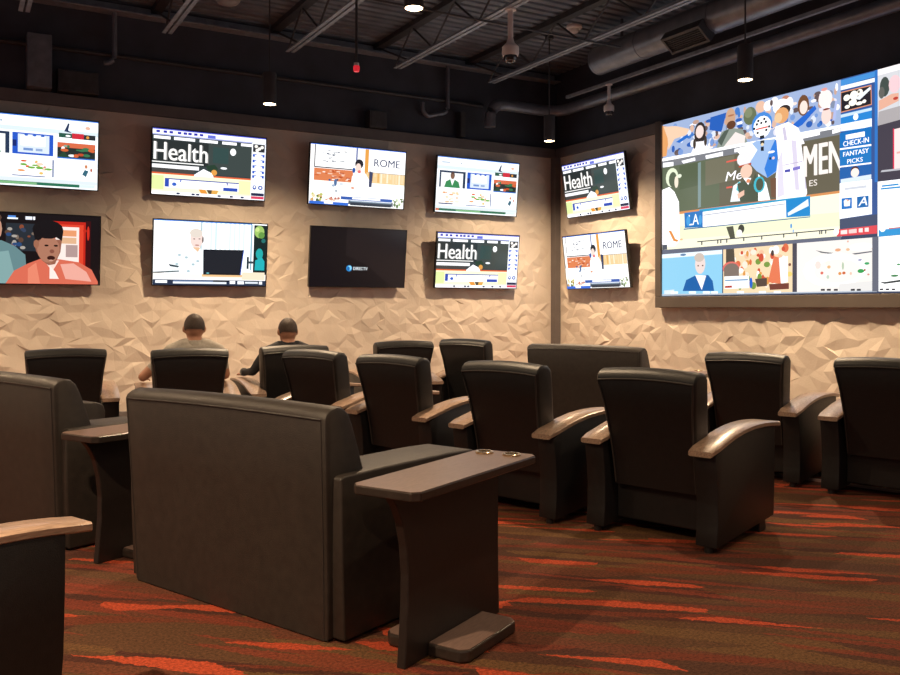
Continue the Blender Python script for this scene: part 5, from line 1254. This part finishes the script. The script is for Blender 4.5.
def seated(chair, label, shirt, dx, top, elbow_out, short):
    t = thing('person', label, 'person', tuple(chair.location), chair.rotation_euler.z, 'men watching television')
    hz = top - .128; hx = dx; sl = 'shirt'; fore = 'skin' if short else 'shirt'
    P = []
    # pelvis, belly, chest, shoulders
    P += [('pants', 'e', (dx*.3, .0, .555), (.19, .15, .115)), (sl, 'e', (dx*.5, -.005, .68), (.185, .14, .17)), (sl, 'e', (dx*.8, -.06, .87), (.205, .125, .20), 10), (sl, 'e', (dx, -.085, hz - .20), (.235, .085, .085))]
    P += [(sl, (dx - .09, -.085, hz - .155), (dx - .205, -.085, hz - .215), .062, .072), (sl, (dx + .09, -.085, hz - .155), (dx + .205, -.085, hz - .215), .062, .072)]
    # neck, head, jaw, nose, ears
    P += [('skin', (hx, -.085, hz - .17), (hx, -.065, hz - .05), .066, .062), ('skin', 'e', (hx, -.055, hz + .008), (.090, .110, .120)), ('skin', 'e', (hx, -.022, hz - .064), (.069, .077, .064)),
          ('skin', (hx, .045, hz + .005), (hx, .066, hz - .03), .010, .015), ('skin', 'e', (hx, .043, hz - .068), (.026, .012, .008)), ('skin', 'e', (hx - .094, -.055, hz - .012), (.013, .022, .034)), ('skin', 'e', (hx + .094, -.055, hz - .012), (.013, .022, .034)),
          ('skin', 'e', (hx - .032, .042, hz + .022), (.022, .010, .008)), ('skin', 'e', (hx + .032, .042, hz + .022), (.022, .010, .008))]
    for s in (-1, 1):
        sh = (dx + s*.215, -.085, hz - .22)
        el = (dx*.3 + s*(.40 if (s < 0 and elbow_out) else .33), -.02, .765)
        wr = (s*.365, .235, .745)
        mid = tuple(a + (b - a)*.62 for a, b in zip(sh, el))
        P += [(sl, sh, mid, .066, .056), (fore if short else sl, mid, el, .052, .044), (fore, el, wr, .043, .029)]
        # hand lying on the armrest: palm, four fingers bent down over its end, thumb inside
        P += [('skin', (wr[0], wr[1] + .02, wr[2] - .012), (wr[0], wr[1] + .075, wr[2] - .022), .026, .024), ('skin', 'e', (wr[0], wr[1] + .055, wr[2] - .022), (.040, .048, .015))]
        for k, ln in enumerate((.068, .078, .074, .058)):
            fx = wr[0] + s*(-.030 + .020*k)
            P += [('skin', (fx, wr[1] + .095, wr[2] - .024), (fx, wr[1] + .095 + ln*.6, wr[2] - .030), .0095, .0088), ('skin', (fx, wr[1] + .095 + ln*.6, wr[2] - .030), (fx, wr[1] + .095 + ln, wr[2] - .044), .0088, .0078)]
        P += [('skin', (wr[0] - s*.032, wr[1] + .035, wr[2] - .022), (wr[0] - s*.058, wr[1] + .075, wr[2] - .034), .0115, .010), ('skin', (wr[0] - s*.058, wr[1] + .075, wr[2] - .034), (wr[0] - s*.060, wr[1] + .105, wr[2] - .044), .010, .0085)]
        hip, kn, an = (s*.10, .03, .555), (s*.15, .52, .535), (s*.15, .60, .115)
        P += [('pants', hip, kn, .098, .066), ('pants', kn, an, .062, .045), ('shoes', (an[0], .585, .05), (an[0] + s*.02, .80, .045), .048, .042), ('shoes', (an[0], .60, .10), (an[0], .60, .05), .045, .048)]
    body = obj('body', person_mesh('body', P, .0095, {'skin': SKIN, 'shirt': shirt, 'pants': PANTS, 'shoes': SHOES}), None, t)
    # close-cropped hair
    hb = bmesh.new(); bmesh.ops.create_icosphere(hb, subdivisions=4, radius=1)
    for v in hb.verts:
        v.co = Vector((v.co.x*.0945, v.co.y*.1145, v.co.z*.1235))
    cut = [v for v in hb.verts if v.co.z < (-.050 - v.co.y*.25 if v.co.y < -.02 else -.053 + (v.co.y + .02)*1.25) + .002*math.sin(v.co.x*160)]
    bmesh.ops.delete(hb, geom=cut, context='VERTS')
    obj('hair', hb, HAIR, t, loc=(hx, -.056, hz + .010), smooth=True)
    # collar
    cb = bmesh.new(); n = 24; r0, r1 = [], []
    for k in range(n):
        a = 2*math.pi*k/n; c, s_ = math.cos(a), math.sin(a)
        r0.append(cb.verts.new((hx + .084*c, -.083 + .080*s_, hz - .158 - .02*max(0, s_)))); r1.append(cb.verts.new((hx + .072*c, -.081 + .070*s_, hz - .112 - .035*max(0, s_))))
    r2 = [cb.verts.new(v.co + Vector((0, 0, .001)) - (v.co - Vector((hx, -.081, v.co.z)))*.12) for v in r1]
    for k in range(n):
        j = (k + 1) % n; cb.faces.new((r0[k], r0[j], r1[j], r1[k])); cb.faces.new((r1[k], r1[j], r2[j], r2[k]))
    obj('collar', cb, shirt, t, smooth=True)
    for s in (-1, 1): obj('eye', lathe([(0, -.008), (.008, 0), (0, .008)], 10), FOOT, t, loc=(hx + s*.032, .040, hz + .012), smooth=True)
    if not short:
        w = obj('wristwatch', tube([(-.365, .19, .748), (-.365, .215, .747)], .042, 18), STRAP, t, smooth=True, label='bright metal wristwatch')
    return t
seated(CHAIRS[5], 'man with short dark hair in a grey short-sleeved shirt, seated from behind', GREYSH, .065, 1.335, True, True)
seated(CHAIRS[4], 'man with short dark hair in a dark shirt with wristwatch, seated from behind', DARKSH, .015, 1.29, False, False)
